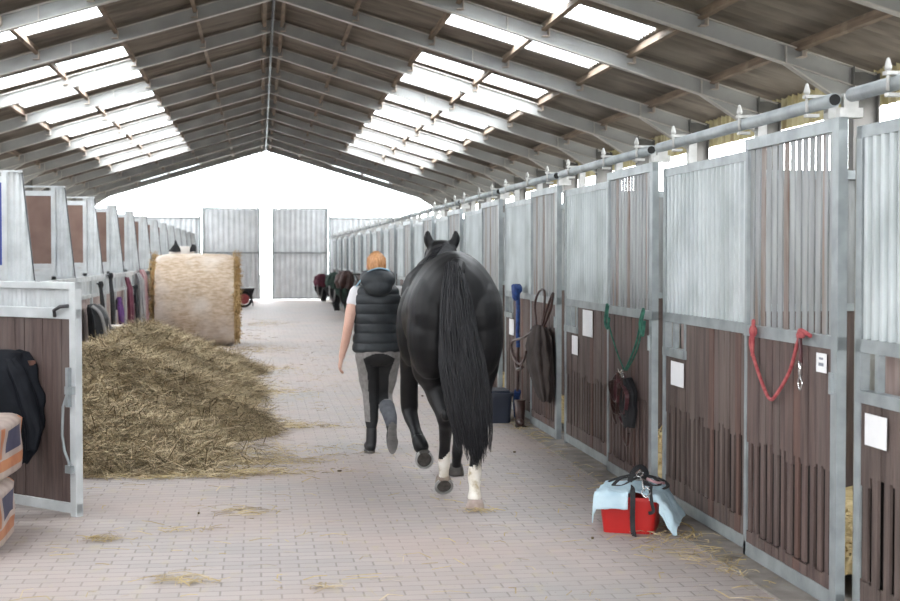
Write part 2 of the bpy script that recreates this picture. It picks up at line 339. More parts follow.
def right_front(y, label):
    t = thing('horse_stall', label, 'stall', (SX, y, 0), 0, 'stall fronts along the right side of the aisle')
    U = (0, 1, 0)
    m = MB(); m.box(.03, .12, -.11, -.03, 0, 2.2); m.build('post', 'rail_grime', t)
    # fixed panel frame 1.33 .. 3.09
    m = MB()
    m.box(0, .045, 1.22, 3.03, 2.18, 2.235).box(0, .05, 1.22, 3.03, 1.225, 1.285).box(0, .045, 1.22, 3.03, .03, .10)
    m.box(0, .045, 2.98, 3.04, 0, 2.235).box(0, .045, 1.22, 1.27, 0, 2.235)
    m.build('panel_frame', 'galv', t)
    m = MB(); m.corr((.022, 1.27, 0), U, 1.72, 1.285, 2.18, (1, 0, 0), .085, .018, 12, trap=True); m.build('corrugated_sheet', 'galv_blue', t)
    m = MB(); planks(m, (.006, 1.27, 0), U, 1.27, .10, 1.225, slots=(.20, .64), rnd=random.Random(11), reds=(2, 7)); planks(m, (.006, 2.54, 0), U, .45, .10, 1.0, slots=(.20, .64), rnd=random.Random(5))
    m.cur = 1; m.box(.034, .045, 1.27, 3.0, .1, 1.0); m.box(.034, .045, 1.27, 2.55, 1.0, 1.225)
    o = m.build('plank_panel', ['plank', 'slot_shade', 'plank_red'], t)
    m = MB(); m.box(-.008, .05, 2.52, 3.02, 1.0, 1.055).box(0, .045, 2.53, 2.56, 1.055, 1.225); m.box(.02, .05, 2.83, 2.87, 1.055, 1.225)
    m.build('hatch_frame', 'galv', t)
    m = MB(); m.box(.12, .14, 2.4, 3.02, .85, 1.225); m.build('feed_box', 'pink_wood', t)
    # sliding door
    d = MB()
    d.box(-.055, -.01, .0 - .04, 1.25, 2.225, 2.285).box(-.055, -.01, -.04, 1.25, 1.225, 1.285).box(-.05, -.01, -.04, 1.25, .03, .105)
    d.box(-.055, -.01, -.04, .035, .03, 2.285).box(-.05, -.015, 1.215, 1.25, .03, 2.285)
    door = d.build('sliding_door', 'galv', t)
    m = MB()
    for i in range(14):
        yy = .035 + (i + .5) * 1.18 / 14; m.cur = 1 if i in (7, 11) else 0
        m.box(-.036, -.031, yy - .030, yy + .030, 1.285, 2.225)
    m.build('door_bars', ['galv_dull', 'rust'], door)
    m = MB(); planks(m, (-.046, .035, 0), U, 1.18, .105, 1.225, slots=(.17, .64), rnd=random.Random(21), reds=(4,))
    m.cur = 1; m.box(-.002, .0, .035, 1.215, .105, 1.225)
    m.build('door_planks', ['door_plank2', 'slot_shade', 'plank_red'], door)
    m = MB(); m.box(-.07, -.055, .0, .025, 1.02, 1.12); m.build('door_handle', 'galv', door)
    # track pipe with brackets
    m = MB(); m.tube([(-.04, .05, 2.372), (-.04, 3.0, 2.372)], .032, 14); m.cur = 1; m.tube([(-.04, .041, 2.372), (-.04, .055, 2.372)], .026, 14)
    m.cur = 0; tr = m.build('track_pipe', ['galv', 'hole'], t)
    m = MB(); m.box(-.02, .09, .03, .08, 2.29, 2.335).box(.0, .07, .035, .07, 2.33, 2.40); m.build('track_end', 'bracket_white', tr)
    for yy in (.30, 1.28, 2.55):
        m = MB(); m.tube([(-.075, yy, 2.34), (-.075, yy, 2.43)], .008, 6); m.sm = True
        m.tube([(-.075, yy, 2.425), (-.075, yy, 2.435), (-.075, yy, 2.46), (-.075, yy, 2.475)], [.014, .017, .011, .005], 8)
        m.sm = False; m.box(-.09, .07, yy - .02, yy + .02, 2.405, 2.42).box(.02, .07, yy - .03, yy + .03, 2.23, 2.42).box(-.082, -.02, yy - .02, yy + .02, 2.315, 2.33)
        m.build('track_bracket', 'bracket_white', tr)
    return t
RL = {0: 'nearest stall front at the right edge, with a big blank notice', 1: 'stall front with the red rope on its sliding door', 2: 'stall front with the green rope and halter on its door',
      3: 'stall front with the brown rug and blue lead hanging on its door', 4: 'stall front right behind the horse rump, with a small notice by its hatch'}
ys = [6.35 + BAY * k for k in range(-1, 15)]
rt = None
for k, y in enumerate(ys):
    lb = RL.get(k, 'galvanised stall front on the right, %s from the camera' % ORD[k])
    if rt is None: rt = right_front(y, lb)
    else: c = copy_tree(rt); c.location.y = y; c['label'] = lb
    m = MB(); m.corr((0, 0, 0), (1, 0, 0), 4.0, 1.3, 2.2, (0, 1, 0), .1, .01); m.cur = 1; m.box(0, 4.0, -.02, .02, .05, 1.3); m.cur = 2
    m.box(0, 4.0, -.03, .03, 2.18, 2.24).box(0, 4.0, -.03, .03, 1.28, 1.33)
    m.cur = 2
    for xx in (0, 1.98, 3.95): m.box(xx, xx + .05, -.03, .03, .012, 2.24)
    tag(m.build('stall_partition', ['galv_dull', 'plank', 'galv'], None, (SX + .16, y, 0)), 'partition between stalls behind the right stall fronts, %s from the camera' % ORD[k], 'partition', 'partitions between the right stalls')
def notice(y0, y1, z0, z1, label, tilt=0, mark=False):
    m = MB(); xf = SX - .003
    if tilt: xf = SX - .055
    m.box(xf - .004, xf, y0, y1, z0, z1)
    if mark:
        m.cur = 1; m.box(xf - .0045, xf - .004, y0 + .03, y1 - .03, z0 + .03, z0 + .045).box(xf - .0045, xf - .004, y0 + .035, y1 - .035, z1 - .03, z1 - .02)
    yc = (y0 + y1) / 2; m.v = [(a - SX, b - yc, c - z0) for a, b, c in m.v]
    tag(m.build('paper_notice', ['paper', 'ink'], None, (SX, yc, z0)), label, 'notice', 'notices on the stall fronts')
notice(5.89, 6.11, .82, .96, 'large blank white notice on the nearest stall front at the right edge')
notice(6.43, 6.55, 1.11, 1.2, 'small white card on the sliding door right of the red rope', 1, True)
notice(8.89, 9.17, .82, .975, 'white notice below the hatch left of the red rope stall door')
notice(11.43, 11.78, 1.0, 1.215, 'upper tall white notice left of the green rope', 0)
notice(11.98, 12.2, .82, .98, 'lower white notice beside the post right of the brown rug')
notice(15.08, 15.36, .82, .99, 'small white notice left of the blue lead, behind the horse')
# straw bedding seen through the gaps
def strands(m, pts, cols=1, l0=.1, l1=.3, wd=.004, rnd=random, flat=.35):
    for (x, y, z) in pts:
        a = rnd.uniform(0, 2 * PI); l = rnd.uniform(l0, l1) / 2; e = rnd.gauss(0, flat); m.cur = rnd.randrange(cols)
        dx, dy, dz = math.cos(a) * l * math.cos(e), math.sin(a) * l * math.cos(e), math.sin(e) * l; bend = rnd.uniform(-.3, .3) * l
        px, py = -math.sin(a), math.cos(a); w_ = wd * rnd.uniform(.6, 1.3)
        p = [(x - dx, y - dy, z - dz), (x + px * bend, y + py * bend, z + abs(bend) * .7), (x + dx, y + dy, z + dz)]
        n = len(m.v)
        for q in p: m.v += [(q[0] - px * w_, q[1] - py * w_, max(q[2], .004)), (q[0] + px * w_, q[1] + py * w_, max(q[2], .004) + w_ * .8)]
        m.face([n, n + 2, n + 3, n + 1]); m.face([n + 2, n + 4, n + 5, n + 3])
def bumpy(x0, x1, y0, y1, nx, ny, fz):
    m = MB(); m.sm = True
    for j in range(ny + 1):
        for i in range(nx + 1):
            x = x0 + (x1 - x0) * i / nx; y = y0 + (y1 - y0) * j / ny; m.v.append((x, y, fz(x, y)))
    for j in range(ny):
        for i in range(nx): a = j * (nx + 1) + i; m.face([a, a + 1, a + nx + 2, a + nx + 1])
    return m
rb = random.Random(4)
for k in range(5):
    y0 = 3.2 + BAY * k + .12; y1 = y0 + 2.88
    m = bumpy(SX + .16, 4.6, y0, y1, 10, 16, lambda x, y: .09 + .08 * noise.noise((x * 2, y * 2, 3)))
    m.sm = False; strands(m, [(rb.uniform(2.92, 3.5), rb.uniform(y0 + .15, y1 - .15), .12) for _ in range(600)], rnd=rb, wd=.005)
    m.v = [(a - SX - .16, b - y0, c) for a, b, c in m.v]
    tag(m.build('straw_bedding', 'straw', None, (SX + .16, y0, 0)), 'golden straw bedding inside the %s right stall from the camera' % ORD[k], 'straw', None, 'stuff')
# ------------------------------------------------------------------ left hand stalls
LX = -2.2
def left_partition(y, label, board='board_brown', sw=.225):
    t = thing('stall_partition', label, 'partition', (LX, y, 0), 0, 'partitions between the left stalls')
    zt, zb = 2.48, 1.40
    def clip(q): # q measured leftwards from the aisle edge
        return (zb, min(zt, zb + (zt - zb) * q / .115) if q < .115 else zt)
    m = MB(); m.corr((0, 0, 0), (-1, 0, 0), sw, 0, 0, (0, 1, 0), .055, .006, clip=clip); m.build('tapered_sheet', 'galv_lit', t)
    m = MB(); m.bar((-.0, 0, zb), (-.115, 0, zt), .012, .02, up=(0, 1, 0)); m.build('edge_strip', 'iron', t)
    m = MB(); m.box(-4.0, -.115, -.02, .02, zt, zt + .02).box(-4.0, 0, -.025, .025, 1.36, 1.42)
    for xx in (-sw - .05, -1.6, -2.8, -4.0): m.box(xx, xx + .05, -.025, .025, 0, 2.48)
    m.box(-4.0, -sw - .025, -.02, .02, 2.38, 2.44).box(-4.0, -sw - .025, -.02, .02, 1.52, 1.57); m.box(-.045, .0, -.03, .03, 0, 1.42)
    m.build('partition_frame', 'galv_lit', t)
    m = MB(); m.box(-4.0, -sw - .025, -.01, .012, 1.57, 2.38); m.build('board', board, t)
    m = MB(); planks(m, (-4.0, -.012, 0), (1, 0, 0), 3.95, .03, 1.36, nrm=(0, 1, 0)); m.build('plank_panel', ['plank', 'slot_shade', 'plank_red'], t)
    return t
lp = None
for k in range(-3, 13):
    y = 14.7 + BAY * k
    lb = 'left stall partition with tapered corrugated end and brown board, %s from the camera' % ORD[k + 3]
    if k in (-3, 0, 1): lp = left_partition(y, lb if k else 'left stall partition with a blue board, at the left edge behind the open half door', 'board_blue' if k == 0 else 'board_brown', .258 if k == 0 else .225)
    else: c = copy_tree(lp); c.location.y = y; c['label'] = lb
def left_front(y, label):
    t = thing('stall_gate', label, 'stall gate', (LX, y, 0), 0, 'low gates along the left stalls')
    m = MB()
    for yy in (.03, 1.45, 1.52, 3.05): m.box(-.03, .03, yy, yy + .06, 0, 1.40)
    for a, b in ((.03, 1.5), (1.52, 3.1)): m.box(-.025, .025, a, b, 1.34, 1.40).box(-.025, .025, a, b, .04, .10).box(-.025, .025, a, b, 1.12, 1.17)
    m.build('gate_frame', 'galv_lit', t)
    m = MB(); m.corr((0, .09, 0), (0, 1, 0), 2.95, 1.17, 1.34, (1, 0, 0), .085, .008); m.build('corrugated_strip', 'galv_lit', t)
    m = MB(); planks(m, (-.012, .09, 0), (0, 1, 0), 1.36, .10, 1.12, .12); planks(m, (-.012, 1.58, 0), (0, 1, 0), 1.47, .10, 1.12, .12)
    m.build('plank_panel', ['pink_wood', 'slot_shade', 'plank_red'], t)
    m = MB(); m.box(.03, .06, 1.40, 1.47, .85, 1.0).tube([(.05, 1.43, .92), (.09, 1.43, .92), (.09, 1.3, .92)], .008, 6); m.build('gate_latch', 'iron', t)
    return t
lf = None
for k in range(-1, 13):
    y = 14.7 + BAY * k; lb = 'pinkish boarded low stall gate on the left, %s behind the open half door' % ORD[k + 1]
    if lf is None: lf = left_front(y, lb)
    else: c = copy_tree(lf); c.location.y = y; c['label'] = lb
# open half door at the left
A = Vector((LX - .05, 10.5, 0)); B = Vector((-1.14, 9.39, 0)); W = (B - A).length; ang = math.atan2(B.y - A.y, B.x - A.x)
t = thing('half_door', 'open half door of dark planks in a galvanised frame, swung into the aisle at the left', 'stall door', A, ang)
m = MB(); m.box(0, W, -.025, .025, 1.445, 1.49).box(0, W, -.025, .025, 1.255, 1.325).box(0, W, -.025, .025, .02, .085).box(W - .06, W, -.028, .028, 0, 1.49).box(0, .06, -.028, .028, 0, 1.49)
m.build('door_frame', 'galv_lit', t, bevel=.004)
m = MB(); m.corr((.06, 0, 0), (1, 0, 0), W - .12, 1.325, 1.445, (0, 1, 0), .05, .008); m.build('corrugated_strip', 'galv_lit', t)
m = MB(); planks(m, (.06, -.012, 0), (1, 0, 0), W - .12, .085, 1.255, .095, nrm=(0, 1, 0)); m.build('plank_panel', ['door_plank', 'slot_shade', 'plank_red'], t)
m = MB(); m.box(W - .075, W - .0, -.055, -.028, .78, .83).box(W - .06, W - .035, -.06, -.03, .70, .95); m.sm = True
m.tube([(W - .05, -.045, .9), (W - .055, -.05, .78), (W - .09, -.055, .70), (W - .10, -.055, .52), (W - .085, -.05, .42), (W - .05, -.045, .35), (W - .045, -.045, .30)], .009, 8)
m.sm = False; m.box(W - .07, W - .015, -.06, -.03, .28, .33); m.build('latch_rod', 'galv', t)
m = MB(); m.tube([(W - .20, -.03, 1.27), (W - .18, -.05, 1.31), (W - .12, -.05, 1.335), (W - .06, -.03, 1.34)], .012, 6); m.build('latch_hook', 'iron', t)
m = MB(); m.tube([(W - .80, -.05, .985), (W - .42, -.05, .965)], .010, 6).box(W - .43, W - .40, -.07, -.03, .95, .98).tube([(W - .8, -.05, .985), (W - .8, -.01, .985)], .01, 6); m.build('coat_bar', 'hook_brown', t)

# ------------------------------------------------------------------ soft goods
mat('rug_dark', (.035, .028, .026), (.065, .052, .048), 6, .85, bump=.3, spec=.2)
mat('jacket_black', (.006, .007, .010), (.013, .015, .020), 6, .7, bump=.35, bscale=10, spec=.15)
mat('purple', (.10, .025, .16), (.16, .05, .24), 8, .7)
mat('burgundy', (.12, .025, .05), (.19, .05, .08), 8, .75, bump=.3)
mat('dark_green', (.015, .035, .03), (.03, .06, .045), 8, .75, bump=.3)
mat('black_cloth', (.010, .010, .012), (.02, .02, .023), 8, .75, bump=.2)
mat('leather', (.035, .018, .016), (.07, .035, .03), 12, .4)
mat('leather_wine', (.06, .02, .025), (.10, .035, .04), 12, .45)
mat('tan_leather', (.22, .10, .045), (.30, .15, .07), 12, .5)
mat('grey_cloth', (.30, .29, .29), (.42, .41, .41), 8, .8)
mat('pink_cloth', (.40, .22, .24), (.55, .35, .36), 8, .8)
mat('rope_red', (.34, .055, .065), (.50, .13, .13), 30, .8)
mat('rope_green', (.02, .10, .075), (.05, .19, .13), 30, .8)
mat('rope_blue', (.015, .04, .16), (.03, .09, .30), 30, .7)
mat('tub_red', (.42, .010, .010), (.50, .016, .014), 3, .38)
mat('tub_dark', (.012, .018, .035), (.02, .028, .05), 3, .45)
mat('towel_blue', (.42, .58, .68), (.55, .70, .78), 8, .9, bump=.3, bscale=40)
mat('white_plastic', (.72, .66, .60), (.82, .78, .73), 5, .6)
mat('carton', (.62, .48, .38), (.74, .62, .52), 5, .6)
mat('print_orange', (.40, .14, .06), (.52, .22, .10), 6, .6)
mat('print_navy', (.03, .03, .07), (.06, .06, .11), 6, .6)
mat('film_white', (.36, .27, .23), (.50, .41, .36), 6, .5)
mat('hay1', (.35, .27, .155), (.50, .40, .25), 6, .9)
mat('hay2', (.48, .385, .235), (.63, .52, .35), 6, .9)
mat('hay3', (.12, .088, .048), (.20, .155, .09), 6, .9)
mat('bale_face', (.46, .34, .23), (.66, .54, .42), 9, .9, stretch=(1, 3, 3), bump=.5, bscale=30, extra=((.76, .70, .64), 2.0, .5, .75, (1, 1, 1)))
mat('bale_end', (.36, .23, .09), (.55, .38, .18), 12, .9, bump=.6)
mat('rubber', (.015, .015, .015), (.03, .03, .03), 9, .8)
def fold_drape(m, prof, folds=7, amp=.12, seg=48, seed=0, sub=5):
    """closed cloth bundle through (z, cx, cy, rx, ry) sections, with vertical folds"""
    rings = []
    for i in range(len(prof) - 1):
        for j in range(sub if i < len(prof) - 2 else sub + 1):
            q = j / sub; z, cx, cy, rx, ry = [a + (b - a) * q for a, b in zip(prof[i], prof[i + 1])]; ring = []
            for k in range(seg):
                t = 2 * PI * k / seg; n_ = noise.noise((math.cos(t) * 1.3 + seed, math.sin(t) * 1.3, z * 3))
                r = 1 + amp * math.sin(folds * t + 2.5 * n_ + seed) + amp * 1.2 * noise.noise((math.cos(t) * 3 + seed * 3, math.sin(t) * 3, z * 9))
                ring.append((cx + rx * r * math.cos(t), cy + ry * r * math.sin(t), z + .02 * n_))
            rings.append(ring)
    sm = m.sm; m.sm = True; m.ring_strip(rings); m.sm = sm; return m
def rel(m, o): m.v = [(a - o[0], b - o[1], c - o[2]) for a, b, c in m.v]; return m
def crv(pts, n=6):
    """smooth curve through points"""
    P = [Vector(p) for p in pts]; out = []
    for i in range(len(P) - 1):
        a = P[max(i - 1, 0)]; b = P[i]; c = P[i + 1]; d = P[min(i + 2, len(P) - 1)]
        for j in range(n):
            t = j / n; out.append(.5 * (2 * b + (c - a) * t + (2 * a - 5 * b + 4 * c - d) * t * t + (3 * b - a - 3 * c + d) * t ** 3))
    out.append(P[-1]); return out
def rope(m, pts, r, seg=7): m.tube(crv(pts), r, seg); return m
# jacket hung over the bar of the open half door
JY = -.10
o = Vector((-1.66, 9.62, .30)); t = thing('jacket', 'black padded jacket hung over the bar of the open half door', 'jacket', o)
m = MB(); fold_drape(m, [(.32, -1.50, 9.70, .03, .05), (.40, -1.51, 9.70, .09, .07), (.55, -1.53, 9.71, .15, .09), (.75, -1.60, 9.73, .22, .10), (.92, -1.66, 9.76, .22, .10), (1.03, -1.68, 9.80, .20, .07), (1.05, -1.68, 9.80, .14, .04)], 7, .10, seed=2)
rel(m, (o.x + .02, o.y + .10, o.z)).build('jacket_body', 'jacket_black', t)
m = MB(); fold_drape(m, [(.42, -1.43, 9.60, .035, .035), (.55, -1.42, 9.61, .055, .05), (.75, -1.47, 9.66, .065, .055), (.93, -1.54, 9.70, .07, .06), (1.0, -1.58, 9.74, .04, .04)], 5, .10, seed=5); rel(m, (o.x + .02, o.y + .10, o.z)).build('sleeve', 'jacket_black', t)
m = MB(); fold_drape(m, [(.36, -1.72, 9.6, .05, .04), (.6, -1.75, 9.62, .07, .05), (.9, -1.74, 9.68, .08, .05), (1.0, -1.72, 9.74, .04, .04)], 5, .1, seed=8); rel(m, (o.x + .02, o.y + .10, o.z)).build('sleeve', 'jacket_black', t)
# two plastic-wrapped bales with print
def wrapped(label, loc, rz, sx, sy, sz, seed):
    t = thing('wrapped_bale', label, 'wrapped bale', loc, rz, 'bales in printed film at the left edge')
    m = MB(); seg = 132; rings = []; zs = [0, .012, .03] + [.03 + (sz - .06) * i / 24 for i in range(1, 25)] + [sz - .01, sz]
    for z in zs:
        ins = .05 * max(0, 1 - z / .035) ** 2 + .05 * max(0, 1 - (sz - z) / .035) ** 2; ring = []
        for k in range(seg):
            a = 2 * PI * (k + .5) / seg; c, s_ = math.cos(a), math.sin(a); e = .22
            x = math.copysign(abs(c) ** e, c) * (sx / 2 - ins); y = math.copysign(abs(s_) ** e, s_) * (sy / 2 - ins)
            d = .010 * noise.noise((x * 5 + seed, y * 5, z * 7)); ring.append((x + d * c * 2 - sx / 2, y + d * s_ * 2 + sy / 2, z))
        rings.append(ring)
    m.sm = True; m.ring_strip(rings)
    for i, f in enumerate(m.f):
        c = sum((Vector(m.v[q]) for q in f), Vector()) / len(f); z = c.z
        if len(f) > 4: continue
        if c.x > -.05 and .05 < c.y < sy - .05:
            u = c.y / sy
            if .06 < z < .13 and .1 < u < .9: m.mi[i] = 1
            elif .16 < z < .29 and .42 < u < .8: m.mi[i] = 2
            elif .14 < z < .31 and .1 < u < .2: m.mi[i] = 1
            elif z > .22 and u > .86: m.mi[i] = 1
        elif c.y < .05:
            u = -c.x
            if .05 < z < .15 and .06 < u < .2: m.mi[i] = 2
            elif .06 < z < .12 and .22 < u < .5: m.mi[i] = 1
            elif .2 < z < .27 and .1 < u < .4: m.mi[i] = 3
    m.build('printed_film', ['film_white', 'print_orange', 'print_navy', 'carton'], t)
wrapped('lower wrapped bale with orange and navy print on the floor at the left edge', (-1.44, 8.15, 0), .02, .62, .80, .345, 1)
wrapped('upper wrapped bale with orange print, stacked at the left edge below the black jacket', (-1.475, 8.45, .347), -.05, .62, .78, .345, 4)
# ------------------------------------------------------------------ loose hay
rh = random.Random(9)
def hayh(x, y):
    n = noise.noise((x * 1.3, y * .9, 1)); n2 = noise.noise((x * 3.2, y * 3.2, 5)) * 1.7
    yn = min(1, max(0, (y - 11.15 + .25 * n) / 2.3)); yf = min(1, max(0, (22.3 - y) / 3.0))
    H = .80 * (1 - .38 * max(0, min(1, (-1.35 - x) / .6)) * (1 if y > 12.5 else max(0, y - 11.5))) * (yn ** .62) * (yf ** .6)
    xe = (-.14 + .22 * math.sin(y * 1.9 + .3) + .12 * math.sin(y * 4.3)) - (.9 * max(0, 1 - (y - 11.1) / .8) if y < 11.9 else 0) * .2 - .1 * max(0, (y - 15) / 6)
    t = (xe - x) / 1.45; t = max(0, min(1.15, t))
    prof = t ** .85 if t < 1 else 1
    return max(0, H * prof * (1 + .22 * n) + .05 * n2 * (1 if t > .08 else 0)) - .004
m = bumpy(-2.09, .25, 11.0, 22.4, 60, 190, hayh); m.sm = False; pts = []
while len(pts) < 60000:
    x = rh.uniform(-1.98, .2); y = 11.05 + 11.3 * rh.random() ** 1.25; h = hayh(x, y)
    if h > .004 or rh.random() < .06 and x < .1 + rh.gauss(0, .06): pts.append((x, y, max(h, 0) + rh.uniform(-.01, .05) * (1 if h > .02 else .1)))
strands(m, pts, 3, .16, .46, .0024, rh, .38)
o = m.build('hay_heap', ['hay1', 'hay2', 'hay3']); tag(o, 'long heap of loose greenish hay spilling into the aisle behind the open half door', 'hay', None, 'stuff')
# loose wisps across the pavers
m = MB(); pts = []
def wisp(cx, cy, sx, sy, n):
    for _ in range(n): pts.append((rh.gauss(cx, sx), rh.gauss(cy, sy), .006 + abs(rh.gauss(0, .006))))
for cx, cy, sx, sy, n in [(-.1, 14.3, .32, .22, 500), (.1, 14.1, .35, .12, 250), (-.1, 17.8, .3, .3, 350), (-.3, 21.5, .4, .35, 600), (.0, 11.7, .3, .10, 300), (-.8, 11.1, .5, .09, 700), (-.5, 11.0, .5, .08, 250),
    (-.9, 8.6, .05, .04, 50), (-.45, 7.5, .07, .03, 30), (-.1, 9.4, .12, .08, 60), (-.4, 8.8, .15, .06, 30), (-.35, 7.4, .1, .03, 30), (.3, 7.2, .06, .03, 20), (-.2, 26, .4, .6, 300), (.1, 36, .4, 1, 200), (2.5, 13.4, .06, 1.0, 150), (2.45, 9, .08, .9, 220), (2.5, 7.5, .06, .3, 60),
    (-.05, 12.2, .5, .3, 200), (.2, 19, .6, 1.5, 150), (2.3, 8.0, .12, .25, 60), (-.6, 30, .5, 1.5, 200), (1.4, 9.25, .06, .03, 40)]:
    wisp(cx, cy, sx, sy, n)
for _ in range(800): pts.append((rh.uniform(-1.2, 2.4), 6.5 + 22 * rh.random() ** 1.3, .006))
strands(m, [p for p in pts if not (p[0] < -1.2 and p[1] < 11)], 3, .04, .2, .003, rh, .02)
tag(m.build('scattered_hay', ['hay1', 'hay2', 'straw']), 'wisps of hay and straw scattered over the pavers of the aisle', 'hay', None, 'stuff')
m = MB()
for _ in range(14):
    x, y = rh.uniform(-.4, 2.2), rh.uniform(8, 26); m.ell((x, y, .008), (rh.uniform(.008, .022), rh.uniform(.008, .016), .008), 8)
tag(m.build('dung_crumbs', 'hay3'), 'small dark crumbs of dirt scattered on the pavers', 'dirt', None, 'stuff')
# round bale
t = thing('round_bale', 'big round bale of pale straw lying on its side beside the aisle', 'round bale', (-1.18, 27.3, 0))
m = MB(); R_ = .86; Wd = 1.42; rings = []; ns = 96
for i in range(25):
    q = i / 24; x = -Wd / 2 + Wd * q; rr = R_ - .05 * (abs(q - .5) * 2) ** 6; ring = []
    for k in range(ns):
        a = 2 * PI * k / ns; d = .018 * noise.noise((x * 4, math.cos(a) * 3, math.sin(a) * 3)) + .006 * noise.noise((x * 30, a * 12, 0)); r = rr + d
        ring.append((x, r * math.cos(a), max(.0, R_ - .01 + r * math.sin(a))))
    rings.append(ring)
m.sm = True; m.ring_strip(rings, cap=False); m.build('wrapped_side', 'bale_face', t)
for s in (-1, 1):
    m = MB(); rg = []
    for j in range(9):
        rr = (R_ - .05) * (1 - j / 8) + .004
        rg.append([(s * (Wd / 2 - .01 + .09 * math.sin(j / 8 * PI * .5) + .02 * math.sin(j * 2.2)), rr * math.cos(2 * PI * k / 48), max(0, R_ - .01 + rr * math.sin(2 * PI * k / 48))) for k in range(48)])
    m.sm = True; m.ring_strip(rg if s < 0 else [r[::-1] for r in rg], cap=False); m.sm = False; q = []
    for _ in range(1500):
        a = rh.uniform(0, 2 * PI); r = R_ * math.sqrt(rh.random()); z = R_ + r * math.sin(a)
        if z > .03: q.append((s * (Wd / 2 + rh.uniform(-.02, .09)), r * math.cos(a), z))
    m.cur = 0; strands(m, q, 1, .08, .22, .006, rh, .8); m.build('straw_end', 'bale_end', t)
o = Vector((-1.62, 28.6, 1.8)); 
# ------------------------------------------------------------------ right side hangings
def snap(m, p, s=1):
    x, y, z = p; m.tube([(x, y, z), (x, y, z - .05 * s)], .008 * s, 6); m.tube(crv([(x, y, z - .05 * s), (x, y - .018 * s, z - .075 * s), (x, y, z - .10 * s), (x, y + .018 * s, z - .075 * s), (x, y, z - .05 * s)], 4), .004 * s, 5); return m
# red rope
o = Vector((2.58, 7.0, 1.25)); t = thing('lead_rope', 'faded red rope looped between two points of the sliding door rail', 'rope', o)
xo = 2.585; m = MB(); rp_ = [(xo, 7.38, 1.27), (xo - .01, 7.40, 1.20), (xo, 7.36, 1.10), (xo, 7.22, .975), (xo, 7.13, .925), (xo - .01, 7.02, .95), (xo, 6.86, 1.08), (xo - .005, 6.76, 1.20), (xo - .01, 6.70, 1.26), (xo, 6.66, 1.285)]
rope(m, rp_, .0095); rope(m, [(xo, 7.38, 1.30), (xo - .02, 7.33, 1.31), (xo - .015, 7.35, 1.2), (xo - .01, 7.37, 1.13)], .0095)
m.sm = True; m.ell((xo - .01, 7.36, 1.26), (.022, .03, .035), 10); m.ell((xo - .01, 6.68, 1.275), (.02, .04, .018), 10); rope(m, [(xo, 6.74, 1.26), (xo - .02, 6.66, 1.30), (xo, 6.58, 1.275)], .010)
rel(m, o).build('rope', 'rope_red', t)
m = MB(); rope(m, [(xo - .01, 6.69, 1.26), (xo - .015, 6.67, 1.2), (xo - .01, 6.68, 1.14)], .010); rel(m, o).build('rope_end', 'leather_wine', t)
m = MB(); snap(m, (xo - .012, 6.68, 1.15), 1.4); rel(m, o).build('snap_hook', 'chrome', t)
# green rope with halter
o = Vector((2.60, 10.0, 1.25)); t = thing('halter', 'wine coloured halter and bridle bundle hanging from a green rope on the door', 'halter', o)
xo = 2.575; m = MB()
rope(m, [(xo, 10.55, 1.29), (xo - .012, 10.54, 1.2), (xo, 10.47, 1.08), (xo, 10.25, .93), (xo - .01, 10.05, .85)], .006); rope(m, [(xo, 9.54, 1.29), (xo - .012, 9.56, 1.2), (xo, 9.66, 1.08), (xo, 9.82, .95), (xo - .01, 9.98, .85)], .006)
rope(m, [(xo - .01, 10.56, 1.30), (xo - .015, 10.60, 1.17), (xo - .015, 10.53, 1.12), (xo - .01, 10.5, 1.2)], .011); rope(m, [(xo - .01, 9.53, 1.30), (xo - .015, 9.60, 1.2), (xo - .015, 9.53, 1.12), (xo - .01, 9.5, 1.22)], .011)
rope(m, [(xo - .01, 10.03, .85), (xo - .02, 9.90, .9), (xo - .012, 9.72, 1.05), (xo - .012, 9.58, 1.22)], .008); rel(m, o).build('green_rope', 'rope_green', t)
m = MB()
for k in range(9):
    a = 10.0 + rh.uniform(-.12, .12); z0 = .80 + rh.uniform(-.02, .03); w2 = rh.uniform(.06, .17); zb = rh.uniform(.46, .62); xx = xo - .02 - rh.uniform(0, .05)
    P = crv([(xx, 10.0, z0), (xx - .01, a - w2, (z0 + zb) / 2 + .03), (xx, a - w2 * .3, zb), (xx, a + w2 * .7, zb + .06), (xx + .01, a + w2, (z0 + zb) / 2 + .05), (xx, 10.02, z0)], 6)
    m.cur = k % 2
    for p, q in zip(P, P[1:]): m.bar(p, q, .006, .026, up=(1, 0, .01))
rel(m, o).build('straps', ['leather', 'leather_wine'], t)
m = MB(); fold_drape(m, [(.47, 9.9, 0, .02, .02)] and [(.46, xo - .02, 9.86, .03, .06), (.58, xo - .02, 9.88, .045, .11), (.70, xo - .02, 9.88, .045, .12), (.79, xo - .02, 9.95, .035, .06)], 6, .2, seed=4); rel(m, o).build('noseband', 'black_cloth', t)
m = MB()
for y0, z0 in ((9.98, .84), (10.04, .80), (9.93, .81), (9.87, .55), (10.02, .54)): m.tube(crv([(xo - .05, y0, z0 + .02), (xo - .05, y0 + .03, z0), (xo - .05, y0, z0 - .02), (xo - .05, y0 - .03, z0), (xo - .05, y0, z0 + .02)], 4), .0045, 5)
m.bar((xo - .06, 10.05, .79), (xo - .06, 9.9, .86), .008, .012).bar((xo - .06, 9.9, .80), (xo - .06, 10.02, .86), .008, .012); rel(m, o).build('buckles', 'chrome', t)
m = MB(); rope(m, [(xo - .03, 10.1, .80), (xo - .03, 10.28, .74), (xo - .03, 10.33, .6), (xo - .03, 10.28, .5), (xo - .03, 10.2, .45)], .009); rope(m, [(xo - .03, 9.95, .5), (xo - .03, 9.97, .38), (xo - .03, 9.88, .33), (xo - .03, 9.84, .42)], .01); rel(m, o).build('rein', 'leather', t)
